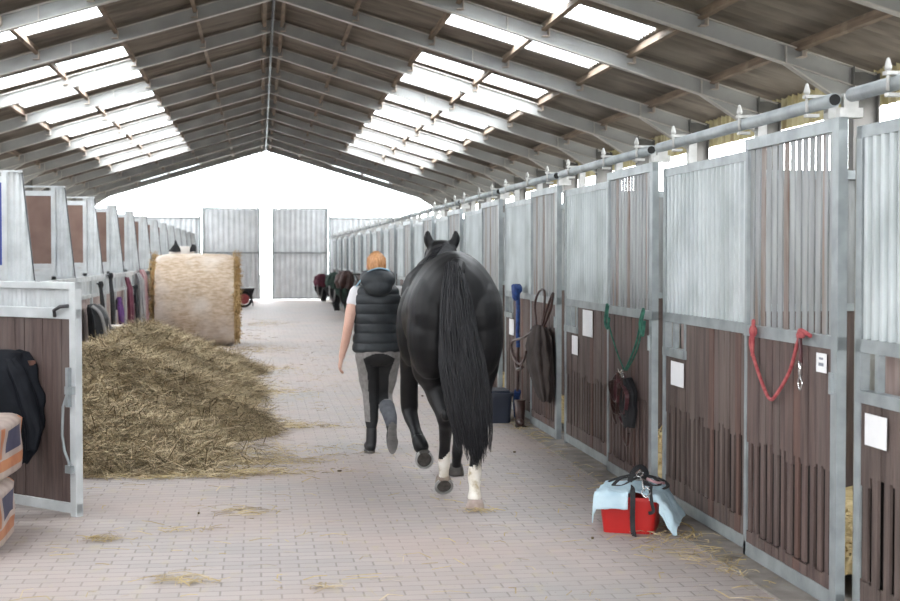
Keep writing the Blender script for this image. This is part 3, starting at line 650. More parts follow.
# brown rug / coat hanging
o = Vector((2.55, 13.0, 1.25)); t = thing('horse_rug', 'dark brown rug bundle hanging by straps left of the paper notices', 'horse rug', o)
xo = 2.53; m = MB(); P_ = [(.36, xo, 12.75, .03, .16), (.45, xo, 12.80, .055, .30), (.60, xo, 12.95, .07, .42), (.80, xo, 13.05, .075, .44), (.93, xo, 13.02, .065, .36), (1.0, xo, 13.0, .05, .22), (1.03, xo, 12.98, .03, .12)]
fold_drape(m, P_, 8, .14, seed=3, seg=64); rel(m, o).build('rug', 'rug_dark', t)
m = MB(); rope(m, [(xo, 13.15, 1.0), (xo + .02, 13.35, 1.2), (xo + .03, 13.2, 1.33), (xo + .03, 12.95, 1.34), (xo + .02, 12.9, 1.2), (xo, 12.92, 1.0)], .012)
rope(m, [(xo, 12.92, 1.0), (xo + .01, 12.7, 1.2), (xo + .03, 12.55, 1.33), (xo + .02, 12.6, 1.2), (xo, 12.85, 1.0)], .012); rel(m, o).build('strap', 'leather', t)
m = MB(); rope(m, [(xo - .03, 13.1, .98), (xo - .05, 13.6, .88), (xo - .05, 14.2, .80), (xo - .05, 14.1, .66), (xo - .05, 13.7, .62), (xo - .05, 13.4, .76)], .012); rope(m, [(xo - .04, 14.1, .66), (xo - .05, 13.9, .56), (xo - .05, 13.6, .60)], .016); rel(m, o).build('girth_strap', 'leather', t)
# blue lead
o = Vector((2.58, 14.4, 1.3)); t = thing('lead_rope', 'blue lead hanging straight down from a stall rail behind the dark brown rug', 'rope', o)
m = MB(); m.sm = True; rope(m, [(2.58, 14.42, 1.32), (2.575, 14.38, 1.1), (2.575, 14.4, .9), (2.58, 14.4, .74)], .021); rope(m, [(2.56, 14.5, 1.36), (2.555, 14.4, 1.24), (2.555, 14.3, 1.36)], .035); m.ell((2.57, 14.4, 1.33), (.05, .12, .06), 10); rel(m, o).build('rope', 'rope_blue', t)
m = MB(); rope(m, [(2.58, 14.4, .75), (2.58, 14.42, .5), (2.57, 14.4, .28)], .015); rel(m, o).build('chain', 'leather', t)
m = MB(); rope(m, [(2.575, 14.4, .3), (2.57, 14.45, .18), (2.57, 14.38, .04)], .035); rel(m, o).build('tassel', 'rope_blue', t)
# small straps on rails
o = Vector((2.58, 11.2, 1.28)); m = MB(); rope(m, [(2.6, 11.25, 1.3), (2.585, 11.2, 1.2), (2.585, 11.1, 1.24), (2.6, 11.05, 1.3)], .01)
# dark lidded tub behind the horse, boot beside it
t = thing('grooming_box', 'dark navy lidded tub on the floor against the stalls behind the horse', 'tub', (2.36, 14.35, 0))
def rtub(m, sx, sy, z0, z1, tp, r=.3, seg=48):
    rings = []
    for z, k in ((z0, tp), (z1, 1), ):
        rings.append([(math.copysign(abs(math.cos(a)) ** r, math.cos(a)) * sx / 2 * k, math.copysign(abs(math.sin(a)) ** r, math.sin(a)) * sy / 2 * k, z) for a in [2 * PI * j / seg for j in range(seg)]])
    m.ring_strip(rings); return m
m = MB(); rtub(m, .25, .42, 0, .27, .88); m.build('tub', 'tub_dark', t)
m = MB(); rtub(m, .28, .46, .27, .30, 1); rtub(m, .2, .36, .30, .325, 1.1); m.build('lid', 'tub_dark', t)
m = MB(); m.tube(crv([(-.1, -.2, .27), (-.12, -.1, .36), (-.12, .1, .36), (-.1, .2, .27)]), .008, 6); m.build('carry_handle', 'tub_dark', t)
t = thing('boot', 'brown muddy boot standing beside the blue lead at the stalls', 'boot', (2.5, 13.85, 0))
m = MB(); m.sm = True; m.tube([(0, 0, .03), (0, 0, .1), (0, 0, .26)], [.045, .045, .055], 12).ell((-.01, -.06, .045), (.04, .10, .045), 12); m.build('upper', 'leather', t)
m = MB(); m.box(-.05, .04, -.16, .05, 0, .018); m.build('sole', 'rubber', t)
# ------------------------------------------------------------------ red tub with towel and bridle
o = Vector((2.235, 8.56, 0)); rz = -.38; t = thing('grooming_tub', 'red plastic tub on the pavers against the right stalls', 'tub', o, rz)
m = MB(); n = 48; rr = .22
def rring(k, z, grow=0): return [(math.copysign(abs(math.cos(a)) ** rr, math.cos(a)) * (.178 * k + grow), math.copysign(abs(math.sin(a)) ** rr, math.sin(a)) * (.20 * k + grow), z) for a in [2 * PI * j / n for j in range(n)]]
m.ring_strip([rring(.86, 0), rring(1, .215)], cap=False); m.ring_strip([rring(1, .215), rring(.97, .215), rring(.84, .015)], cap=True)
m.build('tub_wall', 'tub_red', t)
m = MB(); m.ring_strip([rring(1, .20), rring(1, .20, .012), rring(1, .222, .012), rring(.97, .222)], cap=False); m.build('rim', 'tub_red', t)
def towel():
    m = MB(); m.sm = True; nx, ny = 60, 44; c_, s_ = math.cos(rz), math.sin(rz)
    for j in range(ny + 1):
        for i in range(nx + 1):
            u = -.235 + .56 * i / nx; v = -.27 + .50 * j / ny
            ex = max(0, abs(u) - .178); ey = max(0, abs(v) - .215)
            drop = 0; uu, vv = u, v
            if u < -.178: drop += ex * 1.6; uu = -.185 - ex * .25
            if u > .178: drop += ex * 1.25; uu = .185 + ex * .75
            if v < -.215: drop += ey * 1.5; vv = -.222 - ey * .25
            if v > .215: drop += ey; vv = .222 + ey * .2
            n1 = noise.noise((u * 9, v * 9, 2)); n2 = noise.noise((u * 22, v * 20, 7))
            z = .240 + .022 * n1 + .010 * n2 + .03 * math.exp(-((u - .02) ** 2 + v * v) / .02) - drop
            k = 1 + .25 * n1 if drop > 0 else 1
            m.v.append((uu * (1 + .04 * n2 * (drop > 0)), vv * (1 + (.05 * n1 if drop > 0 else 0)), max(.012, z)))
    for j in range(ny):
        for i in range(nx):
            u = -.235 + .56 * i / nx; v = -.27 + .50 * j / ny
            if v < -.235 and .0 < u < .06: continue
            if v < -.225 + (.02 * math.sin(u * 30)) and -.1 < u < .178 and u > .0: continue
            a = j * (nx + 1) + i; m.face([a, a + 1, a + nx + 2, a + nx + 1])
    tw = m.build('towel', 'towel_blue', None, o); tw.rotation_euler.z = rz; sd = tw.modifiers.new('solid', 'SOLIDIFY'); sd.thickness = .008; sd.offset = 1
    return tw
tag(towel(), 'light blue towel draped over the red tub and hanging off its right end', 'towel')
t = thing('bridle', 'black leather bridle with metal bits lying on the blue towel, strap hanging in front', 'bridle', o, rz)
m = MB()
def strap(P, wd=.022, th=.005, up=(0, 0, 1)):
    P = crv(P, 6)
    for p, q in zip(P, P[1:]): m.bar(p, q, wd, th, up)
strap([(-.10, -.10, .275), (-.04, -.15, .285), (.02, -.13, .315), (.06, -.04, .33), (.0, .05, .31), (-.07, 0, .30), (-.10, -.10, .275)])
strap([(.0, -.1, .30), (.02, -.08, .36), (.06, -.05, .385), (.09, -.02, .35), (.08, .02, .30)], .03, .006, (0, 1, 0))
strap([(.08, -.1, .29), (.13, -.14, .29), (.14, -.23, .27), (.15, -.245, .20), (.16, -.245, .15), (.13, -.245, .14)], .02, .005, (0, 1, 0))
strap([(.04, -.02, .31), (.12, .0, .32), (.18, -.08, .29), (.14, -.14, .29), (.07, -.08, .31)]); strap([(.10, .02, .31), (.17, .06, .30), (.22, .0, .27), (.2, -.08, .26)]); strap([(-.14, .0, .28), (-.05, .06, .31), (.05, .08, .32), (.14, .05, .31)], .025)
m.build('straps', 'black_cloth', t)
m = MB(); strap([(.02, -.18, .28), (.035, -.237, .27), (.038, -.247, .20), (.035, -.232, .10), (.04, -.236, .02), (.06, -.27, .012)], .03, .006, (0, 1, .02))
m.build('hanging_strap', 'black_cloth', t)
m = MB(); m.tube(crv([(.115, -.20, .29), (.14, -.235, .26), (.115, -.25, .235), (.09, -.235, .26), (.115, -.20, .29)], 5), .005, 6); m.tube([(.10, -.22, .27), (.08, -.13, .31), (.06, -.08, .325)], .007, 6); m.tube(crv([(.06, -.05, .36), (.08, -.08, .35), (.06, -.1, .33), (.04, -.08, .34), (.06, -.05, .36)], 4), .004, 6); m.build('bit', 'chrome', t)
m = MB(); m.tube([(.10, -.06, .315), (.16, -.10, .30), (.20, -.04, .29)], .009, 8); m.build('pink_band', 'pink_cloth', t)
# twig of straw by the tub
m = MB(); rope(m, [(2.46, 8.15, .012), (2.56, 8.35, .02), (2.58, 8.6, .012), (2.5, 8.75, .012)], .006); tag(m.build('twine', 'straw'), 'pale piece of twine lying by the stall foot right of the red tub', 'twine')
# ------------------------------------------------------------------ left side hangings
def hang(name, label, cat, prof, mtl, seed, group=None, folds=6, amp=.12):
    m = MB(); fold_drape(m, prof, folds, amp, seed=seed); o = (prof[0][1], prof[0][2], prof[0][0]); rel(m, o); return tag(m.build(name, mtl, None, o), label, cat, group)
def bundle_strap(label, y, zt, zb, mtl, x=-2.13, w=.18, name='halter', n=3, r=.02):
    m = MB()
    for k in range(n): rope(m, [(x, y + .02 * k, zt), (x + .03, y - w * (.6 + .2 * k), (zt * .6 + zb * .4)), (x + .04, y - w * .3 * k, zb + .05 * k), (x + .03, y + w * (.8 - .2 * k), (zt * .5 + zb * .5)), (x, y + .05, zt)], r * (1 - .2 * k), 7)
    m.sm = True; m.ell((x + .01, y, zt - .02), (.04, .06, .06), 8); m.sm = False
    m.box(x - .045, x + .01, y - .01, y + .03, zt - .02, zt); rel(m, (x, y, zt)); return tag(m.build(name, mtl, None, (x, y, zt)), label, 'halter', None)
t = thing('saddle_rug', 'dark folded rug with pale stripes hung over the low rail behind the half door', 'rug', (-2.1, 18.4, .4))
m = MB(); fold_drape(m, [(.30, -2.02, 18.45, .05, .5), (.6, -1.99, 18.45, .10, .52), (.88, -2.0, 18.45, .11, .5), (1.02, -2.05, 18.45, .07, .42), (1.06, -2.08, 18.45, .03, .3)], 5, .06, seed=1); rel(m, (-2.1, 18.4, .4)).build('rug', 'black_cloth', t)
for yy in (18.05, 18.14, 18.75): m = MB(); m.tube(crv([(-2.03, yy, 1.05), (-1.93, yy - .02, .95), (-1.875, yy + .03, .7), (-1.87, yy, .45)]), .018, 6); rel(m, (-2.1, 18.4, .4)).build('stripe', 'grey_cloth', t)
t = thing('white_box', 'cream plastic box standing in the hay behind the open half door', 'box', (-1.86, 20.3, 0))
m = MB(); rtub(m, .42, .55, 0, .70, .9, .2); m.build('box_body', 'white_plastic', t, bevel=.01)
m = MB(); rtub(m, .46, .59, .67, .71, 1, .2); m.build('box_rim', 'white_plastic', t)
bundle_strap('black bridle hanging from the left rail above the cream box, nearer of the pair', 19.9, 1.30, .62, 'black_cloth', n=2, r=.018, name='bridle')
bundle_strap('black bridle hanging above the cream box, taller and farther of the pair', 21.2, 1.40, .60, 'black_cloth', n=3, r=.022, name='bridle')
bundle_strap('purple halter hanging from the left rail above the cream box', 22.5, 1.02, .55, 'purple', n=3, r=.035, w=.25)
bundle_strap('brown leather halter hanging on the left stalls right of the purple one', 24.4, 1.0, .35, 'tan_leather', n=3, r=.025)
bundle_strap('dark bridle hanging on the left stalls beyond the brown halter', 25.4, 1.15, .45, 'black_cloth', n=3, r=.025, name='bridle')
hang('stable_rug', 'pink rug hanging on the left stalls just before the round bale', 'rug', [(.15, -2.05, 26.6, .05, .35), (.7, -2.05, 26.6, .06, .38), (1.3, -2.07, 26.6, .05, .36), (1.42, -2.12, 26.6, .03, .3)], 'pink_cloth', 2)
hang('stable_rug', 'grey rug hanging on the left stalls beside the pink rug', 'rug', [(.15, -2.05, 25.9, .05, .2), (.7, -2.05, 25.9, .06, .22), (1.25, -2.07, 25.9, .05, .2), (1.36, -2.12, 25.9, .03, .18)], 'grey_cloth', 6)
hang('stable_rug', 'dark green rug hanging at the left end of the round bale', 'rug', [(.2, -2.05, 29.0, .06, .4), (.7, -2.03, 29.0, .09, .45), (1.3, -2.07, 29.0, .06, .4), (1.46, -2.12, 29.0, .03, .3)], 'dark_green', 9)
hang('stable_rug', 'reddish rug on the left stalls behind the brown halter', 'rug', [(.3, -2.06, 23.7, .04, .12), (.8, -2.05, 23.7, .05, .15), (1.15, -2.07, 23.7, .04, .12), (1.32, -2.12, 23.7, .03, .1)], 'burgundy', 11)
# pale bundle showing above the bale
o = Vector((-1.63, 29.8, 0)); t = thing('cloth_bundle', 'pale covered stack with two dark tips showing above the round bale', 'bundle', o)
m = MB(); fold_drape(m, [(0, -1.60, 29.8, .28, .3), (.8, -1.60, 29.8, .28, .3), (1.5, -1.58, 29.8, .26, .25), (1.78, -1.56, 29.8, .25, .15), (1.86, -1.55, 29.8, .12, .08)], 4, .06, seed=3); rel(m, o).build('cover', 'white_plastic', t)
m = MB(); m.sm = True; fold_drape(m, [(1.76, -1.70, 29.65, .12, .06), (1.84, -1.69, 29.65, .08, .05), (1.90, -1.68, 29.65, .035, .03), (1.98, -1.685, 29.65, .01, .01)], 3, .1, seed=1); rel(m, o).build('dark_tip', 'black_cloth', t); m = MB(); m.sm = True; fold_drape(m, [(1.76, -1.34, 29.65, .06, .05), (1.84, -1.33, 29.65, .06, .05), (1.90, -1.33, 29.65, .03, .03)], 3, .1, seed=5); rel(m, o).build('dark_tip', 'black_cloth', t)
# ------------------------------------------------------------------ wheelbarrow and far tack
t = thing('wheelbarrow', 'small wheelbarrow with a red hub standing right of the round bale', 'wheelbarrow', (-.52, 48.2, 0))
m = MB(); m.tube(crv([(.0, .27 * math.cos(a), .27 + .23 * math.sin(a)) for a in [i * PI / 6 for i in range(13)]] if 0 else [(.23 * math.cos(i * PI / 8), 0, .26 + .23 * math.sin(i * PI / 8)) for i in range(17)], 2), .045, 8); m.build('tyre', 'rubber', t)
m = MB(); m.tube([(0, -.03, .26), (0, .03, .26)], .17, 20); m.build('hub', 'rope_red', t)
m = MB(); rings = [[(x * k, y * k + .5, z) for x, y in ((-.35, -.4), (.35, -.4), (.35, .5), (-.35, .5))] for z, k in ((.34, .7), (.62, 1))]; m.ring_strip(rings); m.build('tray', 'iron', t)
m = MB()
for s in (-1, 1): m.tube([(s * .08, 0, .26), (s * .25, .5, .36), (s * .3, 1.3, .6)], .02, 6).tube([(s * .25, .8, .4), (s * .28, .85, 0)], .018, 6)
m.build('handle', 'iron', t)
def tackset(y, x, label, mats3, s, zt):
    t = thing('saddle_rack', label, 'tack', (x, y, 0), 0, None)
    m = MB(); m.tube([(.47, 0, zt - .1), (0, 0, zt - .1)], .02, 6).tube([(.3, .0, zt - .1), (.47, 0, zt - .5)], .015, 6); m.build('rack_arm', 'iron', t)
    m = MB(); fold_drape(m, [(zt - .48, .02, 0, .17, .2), (zt - .3, .02, 0, .23, .26), (zt - .1, .03, 0, .19, .26), (zt, .05, 0, .09, .2)], 6, .15, seed=s); m.build('saddle_pad', mats3[0], t)
    m = MB(); fold_drape(m, [(.06, .14, .0, .07, .07), (zt - .85, .1, .0, .10, .1), (zt - .65, .05, 0, .18, .15), (zt - .45, 0, 0, .22, .2)], 5, .2, seed=s + 2); m.build('flap', mats3[1], t)
    m = MB(); m.tube(crv([(-.1, -.15, zt - .4), (-.08, -.18, zt - .7), (.02, -.16, zt - .85), (.08, -.18, zt - .5)]), .03, 6); m.build('stirrup', mats3[2], t)
tackset(52, 2.12, 'burgundy rug and dark tack on a rack at the far right stalls, farthest of three', ('burgundy', 'black_cloth', 'grey_cloth'), 1, 1.05)
tackset(43, 2.12, 'dark green saddle pad on a rack at the far right stalls, middle of three', ('dark_green', 'black_cloth', 'grey_cloth'), 4, 1.2)
tackset(37.5, 2.14, 'brown and black tack on a rack left of the walking person, nearest of three', ('leather', 'dark_green', 'black_cloth'), 7, 1.3)
# ------------------------------------------------------------------ horse and walking person
mat('horse_coat', (.005, .005, .006), (.010, .0098, .011), 3, .50, spec=.30, bump=.06, bscale=60)
mat('sock_white', (.62, .56, .47), (.82, .79, .74), 8, .75, extra=((.30, .22, .10), 14, .56, .72, (1, 1, 1)))
mat('hoof_horn', (.14, .10, .075), (.30, .24, .19), 14, .55)
mat('hoof_pale', (.30, .23, .20), (.50, .42, .38), 14, .6)
mat('shoe', (.34, .34, .33), (.50, .50, .49), 9, .4, .5)
mat('hoof_dark', (.035, .032, .03), (.09, .08, .07), 14, .6)
mat('hoof_sole', (.03, .027, .025), (.09, .08, .07), 20, .8)
mat('tail_hair', (.008, .008, .010), (.014, .014, .017), 5, .45, spec=.38)
mat('skin', (.62, .36, .28), (.70, .44, .35), 5, .55)
mat('hair_red', (.40, .17, .06), (.66, .36, .17), 9, .5, stretch=(9, 9, 1))
mat('vest', (.014, .018, .022), (.028, .034, .040), 5, .55, bump=.25, bscale=14)
mat('vest_trim', (.30, .50, .62), None, 5, .6)
mat('breeches_grey', (.20, .19, .185), (.27, .255, .25), 30, .85)
mat('breeches_black', (.010, .010, .011), (.018, .018, .019), 8, .8)
mat('shirt_white', (.72, .72, .74), None, 5, .8)
mat('boot_black', (.015, .015, .017), (.03, .03, .032), 8, .5)
mat('boot_sole', (.13, .125, .12), (.21, .20, .19), 12, .8)
mat('sock_grey', (.07, .075, .09), (.13, .135, .15), 12, .85)
def melt(m, name, mats, parent, voxel=.012, smooth=6, loc=(0, 0, 0), matfn=None):
    """one continuous skin over overlapping volumes"""
    me = bpy.data.meshes.new('tmp'); me.from_pydata(m.v, [], m.f); o = bpy.data.objects.new('tmp', me); COL.objects.link(o)
    r = o.modifiers.new('r', 'REMESH'); r.mode = 'VOXEL'; r.voxel_size = voxel; r.use_smooth_shade = True
    s = o.modifiers.new('s', 'SMOOTH'); s.factor = .6; s.iterations = smooth
    dg = bpy.context.evaluated_depsgraph_get(); dg.update(); ne = bpy.data.meshes.new_from_object(o.evaluated_get(dg)); bpy.data.objects.remove(o); ne.name = name
    ne.transform(Matrix.Translation(-Vector(loc)))
    ne.materials.clear()
    for q in ([mats] if isinstance(mats, str) else mats): ne.materials.append(MATS[q])
    ne.polygons.foreach_set('use_smooth', [True] * len(ne.polygons))
    if matfn:
        L = Vector(loc)
        for p in ne.polygons: p.material_index = matfn(p.center + L)
    n = bpy.data.objects.new(name, ne); COL.objects.link(n)
    if parent: n.parent = parent
    return n
def limb(m, pts, r, seg=14, n=5):
    """tapered limb through joints"""
    P = crv(pts, n); rr = []
    for i in range(len(P)):
        q = i / n; k = min(int(q), len(r) - 2); t = q - k; t = t * t * (3 - 2 * t); rr.append(r[k] + (r[k + 1] - r[k]) * t)
    m.tube(P, rr, seg); m.ell(P[0], (rr[0],) * 3, 12); m.ell(P[-1], (rr[-1],) * 3, 12); return m
HO = Vector((1.32, 9.9, 0))
horse = thing('horse', 'black horse with white hind socks walking away beside the person', 'horse', HO)
m = MB()
secs = [(9.40, 1.40, .10, .13), (9.44, 1.37, .20, .22), (9.52, 1.33, .275, .31), (9.64, 1.31, .325, .365), (9.82, 1.31, .345, .385), (10.05, 1.29, .34, .375), (10.3, 1.26, .335, .365), (10.55, 1.24, .345, .38),
        (10.8, 1.23, .335, .40), (11.0, 1.26, .30, .40), (11.2, 1.30, .25, .34), (11.36, 1.32, .16, .24), (11.42, 1.32, .08, .12)]
rings = []
for y, z, rx, rz2 in secs:
    xc = 1.308 + (y - 9.7) * .055; rx *= .965; ring = []
    for k in range(32):
        a = 2 * PI * k / 32; c, s_ = math.cos(a), math.sin(a)
        w2 = rx * (1 - (.17 * s_ if s_ > 0 else 0)); px = c * w2
        ring.append((xc + px, y, z + rz2 * s_))
    rings.append(ring)
m.ring_strip(rings)
# croup halves and thighs
for s in (-1, 1):
    cx = 1.30 + s * .165
    m.ell((cx - s * .01, 9.64, 1.27), (.165, .24, .27), 20); m.ell((cx + s * .0, 9.66, 1.14), (.165, .24, .32), 20)
    m.ell((1.34 + s * .19, 10.95, 1.12), (.13, .2, .32), 16)
m.ell((1.30, 9.72, 1.59), (.10, .28, .095), 14)
# hind legs: left trailing and pushing off, right carrying
limb(m, [(1.15, 9.68, 1.06), (1.165, 9.76, .90), (1.205, 9.77, .74), (1.225, 9.62, .585), (1.235, 9.66, .50), (1.245, 9.78, .36), (1.25, 9.84, .25), (1.25, 9.86, .17), (1.25, 9.91, .09)], [.165, .150, .098, .062, .048, .040, .045, .036, .042])
m.ell((1.222, 9.55, .60), (.034, .045, .05), 10)
limb(m, [(1.46, 9.65, 1.06), (1.46, 9.73, .90), (1.45, 9.65, .74), (1.44, 9.46, .57), (1.43, 9.46, .48), (1.41, 9.45, .32), (1.40, 9.44, .20), (1.395, 9.40, .13), (1.39, 9.37, .07)], [.165, .15, .10, .062, .050, .040, .048, .038, .050])
m.ell((1.44, 9.42, .585), (.034, .045, .05), 10)
# fore legs: left folded and lifted, right on the ground
limb(m, [(1.165, 10.95, 1.10), (1.145, 11.0, .90), (1.135, 11.08, .70), (1.145, 11.17, .50), (1.15, 11.14, .43), (1.175, 11.02, .33), (1.19, 10.93, .26), (1.205, 10.90, .19)], [.12, .092, .072, .070, .060, .045, .052, .042])
limb(m, [(1.50, 10.95, 1.10), (1.49, 10.92, .90), (1.48, 10.85, .70), (1.475, 10.82, .50), (1.47, 10.80, .42), (1.465, 10.76, .28), (1.46, 10.73, .19), (1.46, 10.76, .11), (1.46, 10.78, .07)], [.12, .085, .062, .058, .048, .036, .042, .036, .042])
# neck and head
limb(m, [(1.34, 11.1, 1.36), (1.39, 11.35, 1.46), (1.45, 11.62, 1.57), (1.48, 11.85, 1.66)], [.27, .21, .155, .115], 18)
limb(m, [(1.485, 11.86, 1.675), (1.49, 12.0, 1.62), (1.49, 12.2, 1.44), (1.49, 12.34, 1.28)], [.128, .130, .09, .065], 16)
m.ell((1.485, 11.9, 1.72), (.118, .09, .078), 14)
for s in (-1, 1): m.ell((1.485 + s * .075, 11.93, 1.64), (.055, .09, .09), 12)
m.tube([(1.29, 9.46, 1.60), (1.27, 9.38, 1.56), (1.26, 9.34, 1.46), (1.265, 9.33, 1.3)], [.06, .05, .04, .02], 10)
for s in (-1, 1):   # ears, cupped and pointed
    bx_, by_ = 1.485 + s * .098, 11.86
    m.tube([(bx_, by_, 1.74), (bx_ + s * .010, by_, 1.775), (bx_ + s * .020, by_ - .005, 1.815), (bx_ + s * .018, by_ + .005, 1.85), (bx_ + s * .010, by_ + .015, 1.872)], [.036, .042, .037, .024, .008], 10)
def hm(p):
    if p.z < .30 + .03 * math.sin(p.x * 40) and p.y < 10.2: return 1
    return 0
melt(m, 'body', ['horse_coat', 'sock_white'], horse, .0125, 5, HO, hm)
def hoof(name, loc, mtl, tilt=0, parent=horse, r=.062, h=.085, sole=True):
    m = MB(); m.sm = True; R3 = Matrix.Rotation(tilt, 3, 'X'); seg = 20; rings = []
    for z, k, yo in ((0, 1, 0), (.01, 1, 0), (h * .6, .88, .008), (h, .76, .0)):
        rings.append([Vector(loc) - HO + R3 @ Vector((math.cos(2 * PI * i / seg) * r * k, math.sin(2 * PI * i / seg) * r * 1.06 * k - yo, z)) for i in range(seg)])
    m.ring_strip(rings); o = m.build('hoof', mtl, parent)
    if sole:
        m = MB(); m.ring_strip([[Vector(loc) - HO + R3 @ Vector((math.cos(2 * PI * i / seg) * r * k, math.sin(2 * PI * i / seg) * r * k, z)) for i in range(seg)] for z, k in ((-.004, .78), (-.001, .5))], cap=True); m.build('sole', 'hoof_sole', o)
        m = MB(); P = [Vector(loc) - HO + R3 @ Vector((math.sin(a) * r * .92, math.cos(a) * r * .97, -.006)) for a in [-2.5 + 5.0 * i / 24 for i in range(25)]]
        for a, b in zip(P, P[1:]): m.bar(a, b, .016, .012, up=(R3 @ Vector((0, 0, 1))))
        m.build('horseshoe', 'shoe', o)
    return o

hoof('hoof', (1.39, 9.35, .006), 'hoof_pale', 0, h=.06)
hoof('hoof', (1.25, 9.865, .075), 'hoof_horn', -1.05)
hoof('hoof', (1.46, 10.80, .006), 'hoof_dark', 0)
hoof('hoof', (1.222, 10.825, .125), 'hoof_dark', -1.35, r=.068)
m = MB(); limb(m, [(1.15, 9.84, .23)] and [(1.19, 10.92, .26), (1.205, 10.88, .215)], [.055, .06], n=3); melt(m, 'feather', 'horse_coat', horse, .012, 2, HO)
# tail
rt_ = random.Random(3)
def tailc(z):   # centre x, half width, y of the tail at height z
    K = [(1.62, 1.305, .03, 9.40), (1.52, 1.31, .060, 9.325), (1.40, 1.315, .090, 9.28), (1.2, 1.325, .115, 9.26), (.96, 1.35, .145, 9.24), (.75, 1.385, .150, 9.22), (.55, 1.415, .130, 9.22), (.38, 1.44, .105, 9.23), (.24, 1.455, .075, 9.25), (.2, 1.46, .05, 9.25)]
    for a, b in zip(K, K[1:]):
        if z >= b[0]:
            t = (a[0] - z) / (a[0] - b[0]); r_ = [p + (q - p) * t for p, q in zip(a[1:], b[1:])]; r_[0] = 1.30 + (r_[0] * .955 - 1.252) * 1.0 - .048; r_[1] *= .95; return r_
    return [1.46 * .955, .05, 9.25]
m = MB(); rings = []
for i in range(30):
    z = 1.62 - 1.30 * i / 29; c = tailc(z); rings.append([(c[0] + math.cos(2 * PI * k / 20) * c[1] * .72 * min(1, .25 + (z - .30) / .35), c[2] + .03 + math.sin(2 * PI * k / 20) * .045, z) for k in range(20)])
m.sm = True; m.ring_strip(rings); m.v = [(a - HO.x, b - HO.y, c) for a, b, c in m.v]; tl = m.build('tail', 'tail_hair', horse)
m = MB()
for i in range(620):
    u = max(-1, min(1, rt_.gauss(0, .55))); v = rt_.uniform(-1, 1); ze = .26 + abs(rt_.gauss(0, .14)) + .10 * abs(u); zs = rt_.uniform(1.48, 1.62); ph = rt_.uniform(0, 6); am = rt_.uniform(.003, .016); pts = []
    if rt_.random() < .25: ze = rt_.uniform(.4, .8)
    for j in range(12):
        z = zs + (ze - zs) * j / 11; c = tailc(z); edge = math.sqrt(max(0, 1 - u * u))
        pts.append((c[0] + u * c[1] + am * math.sin(ph + z * 6) - HO.x, c[2] - .035 * v * edge - .01 * edge + .5 * am * math.cos(ph + z * 7) - HO.y, z))
    r = rt_.uniform(.0028, .006); m.tube(pts, [r] * 9 + [r * .8, r * .5, r * .15], 4, cap=False)
m.build('tail_strands', 'tail_hair', tl)
m = MB()
for i in range(160):
    t = rt_.random(); y = 11.1 + .75 * t; z = 1.66 + .11 * t; x = 1.35 + .17 * t; s = rt_.choice((-1, 1, 1)); l = rt_.uniform(.1, .22)
    m.tube([(x - HO.x, y - HO.y, z), (x + s * .07 - HO.x, y - HO.y, z - .02), (x + s * (.11 + .06 * (1 - t)) - HO.x, y - HO.y, z - l)], [.006, .005, .001], 4, cap=False)
m.build('mane', 'tail_hair', horse)
m = MB()   # head collar
for y, z, rx, rz2 in ((12.18, 1.46, .10, .10), (11.97, 1.64, .13, .135)): m.tube([(1.49 + rx * math.cos(2 * PI * k / 20) - HO.x, y - HO.y + .4 * rz2 * math.sin(2 * PI * k / 20), z + rz2 * math.sin(2 * PI * k / 20)) for k in range(21)], .009, 6)
m.build('head_collar', 'black_cloth', horse)
# ---------------- person
PO = Vector((.985, 12.22, 0))
ps = thing('person', 'person in a black quilted vest and grey riding breeches walking away beside the horse', 'person', PO)
m = MB()
m.ell((.975, 12.27, 1.575), (.072, .092, .110), 20); m.ell((.975, 12.31, 1.53), (.055, .065, .07), 14)          # skull, jaw
m.ell((.975, 12.372, 1.565), (.011, .016, .020), 8)                                                            # nose
for s in (-1, 1): m.ell((.975 + s * .074, 12.28, 1.57), (.012, .022, .030), 8)                                 # ears
limb(m, [(.975, 12.25, 1.50), (.98, 12.23, 1.40)], [.052, .062])
rings = []
for z, rx, ry, yc in [(.80, .155, .105, 12.22), (.88, .175, .12, 12.22), (.96, .165, .11, 12.22), (1.05, .145, .10, 12.22), (1.15, .155, .11, 12.22), (1.26, .175, .115, 12.22), (1.35, .175, .10, 12.22), (1.41, .11, .075, 12.22), (1.44, .06, .06, 12.23)]:
    rings.append([(.985 + rx * math.cos(2 * PI * k / 24), yc + ry * math.sin(2 * PI * k / 24), z) for k in range(24)])
m.ring_strip(rings)
limb(m, [(.815, 12.22, 1.345), (.765, 12.20, 1.22), (.735, 12.18, 1.08), (.712, 12.20, .95), (.680, 12.235, .81)], [.060, .050, .042, .038, .027])
limb(m, [(1.155, 12.22, 1.345), (1.215, 12.22, 1.22), (1.235, 12.23, 1.09), (1.22, 12.38, 1.10), (1.215, 12.50, 1.13)], [.060, .050, .042, .038, .027])
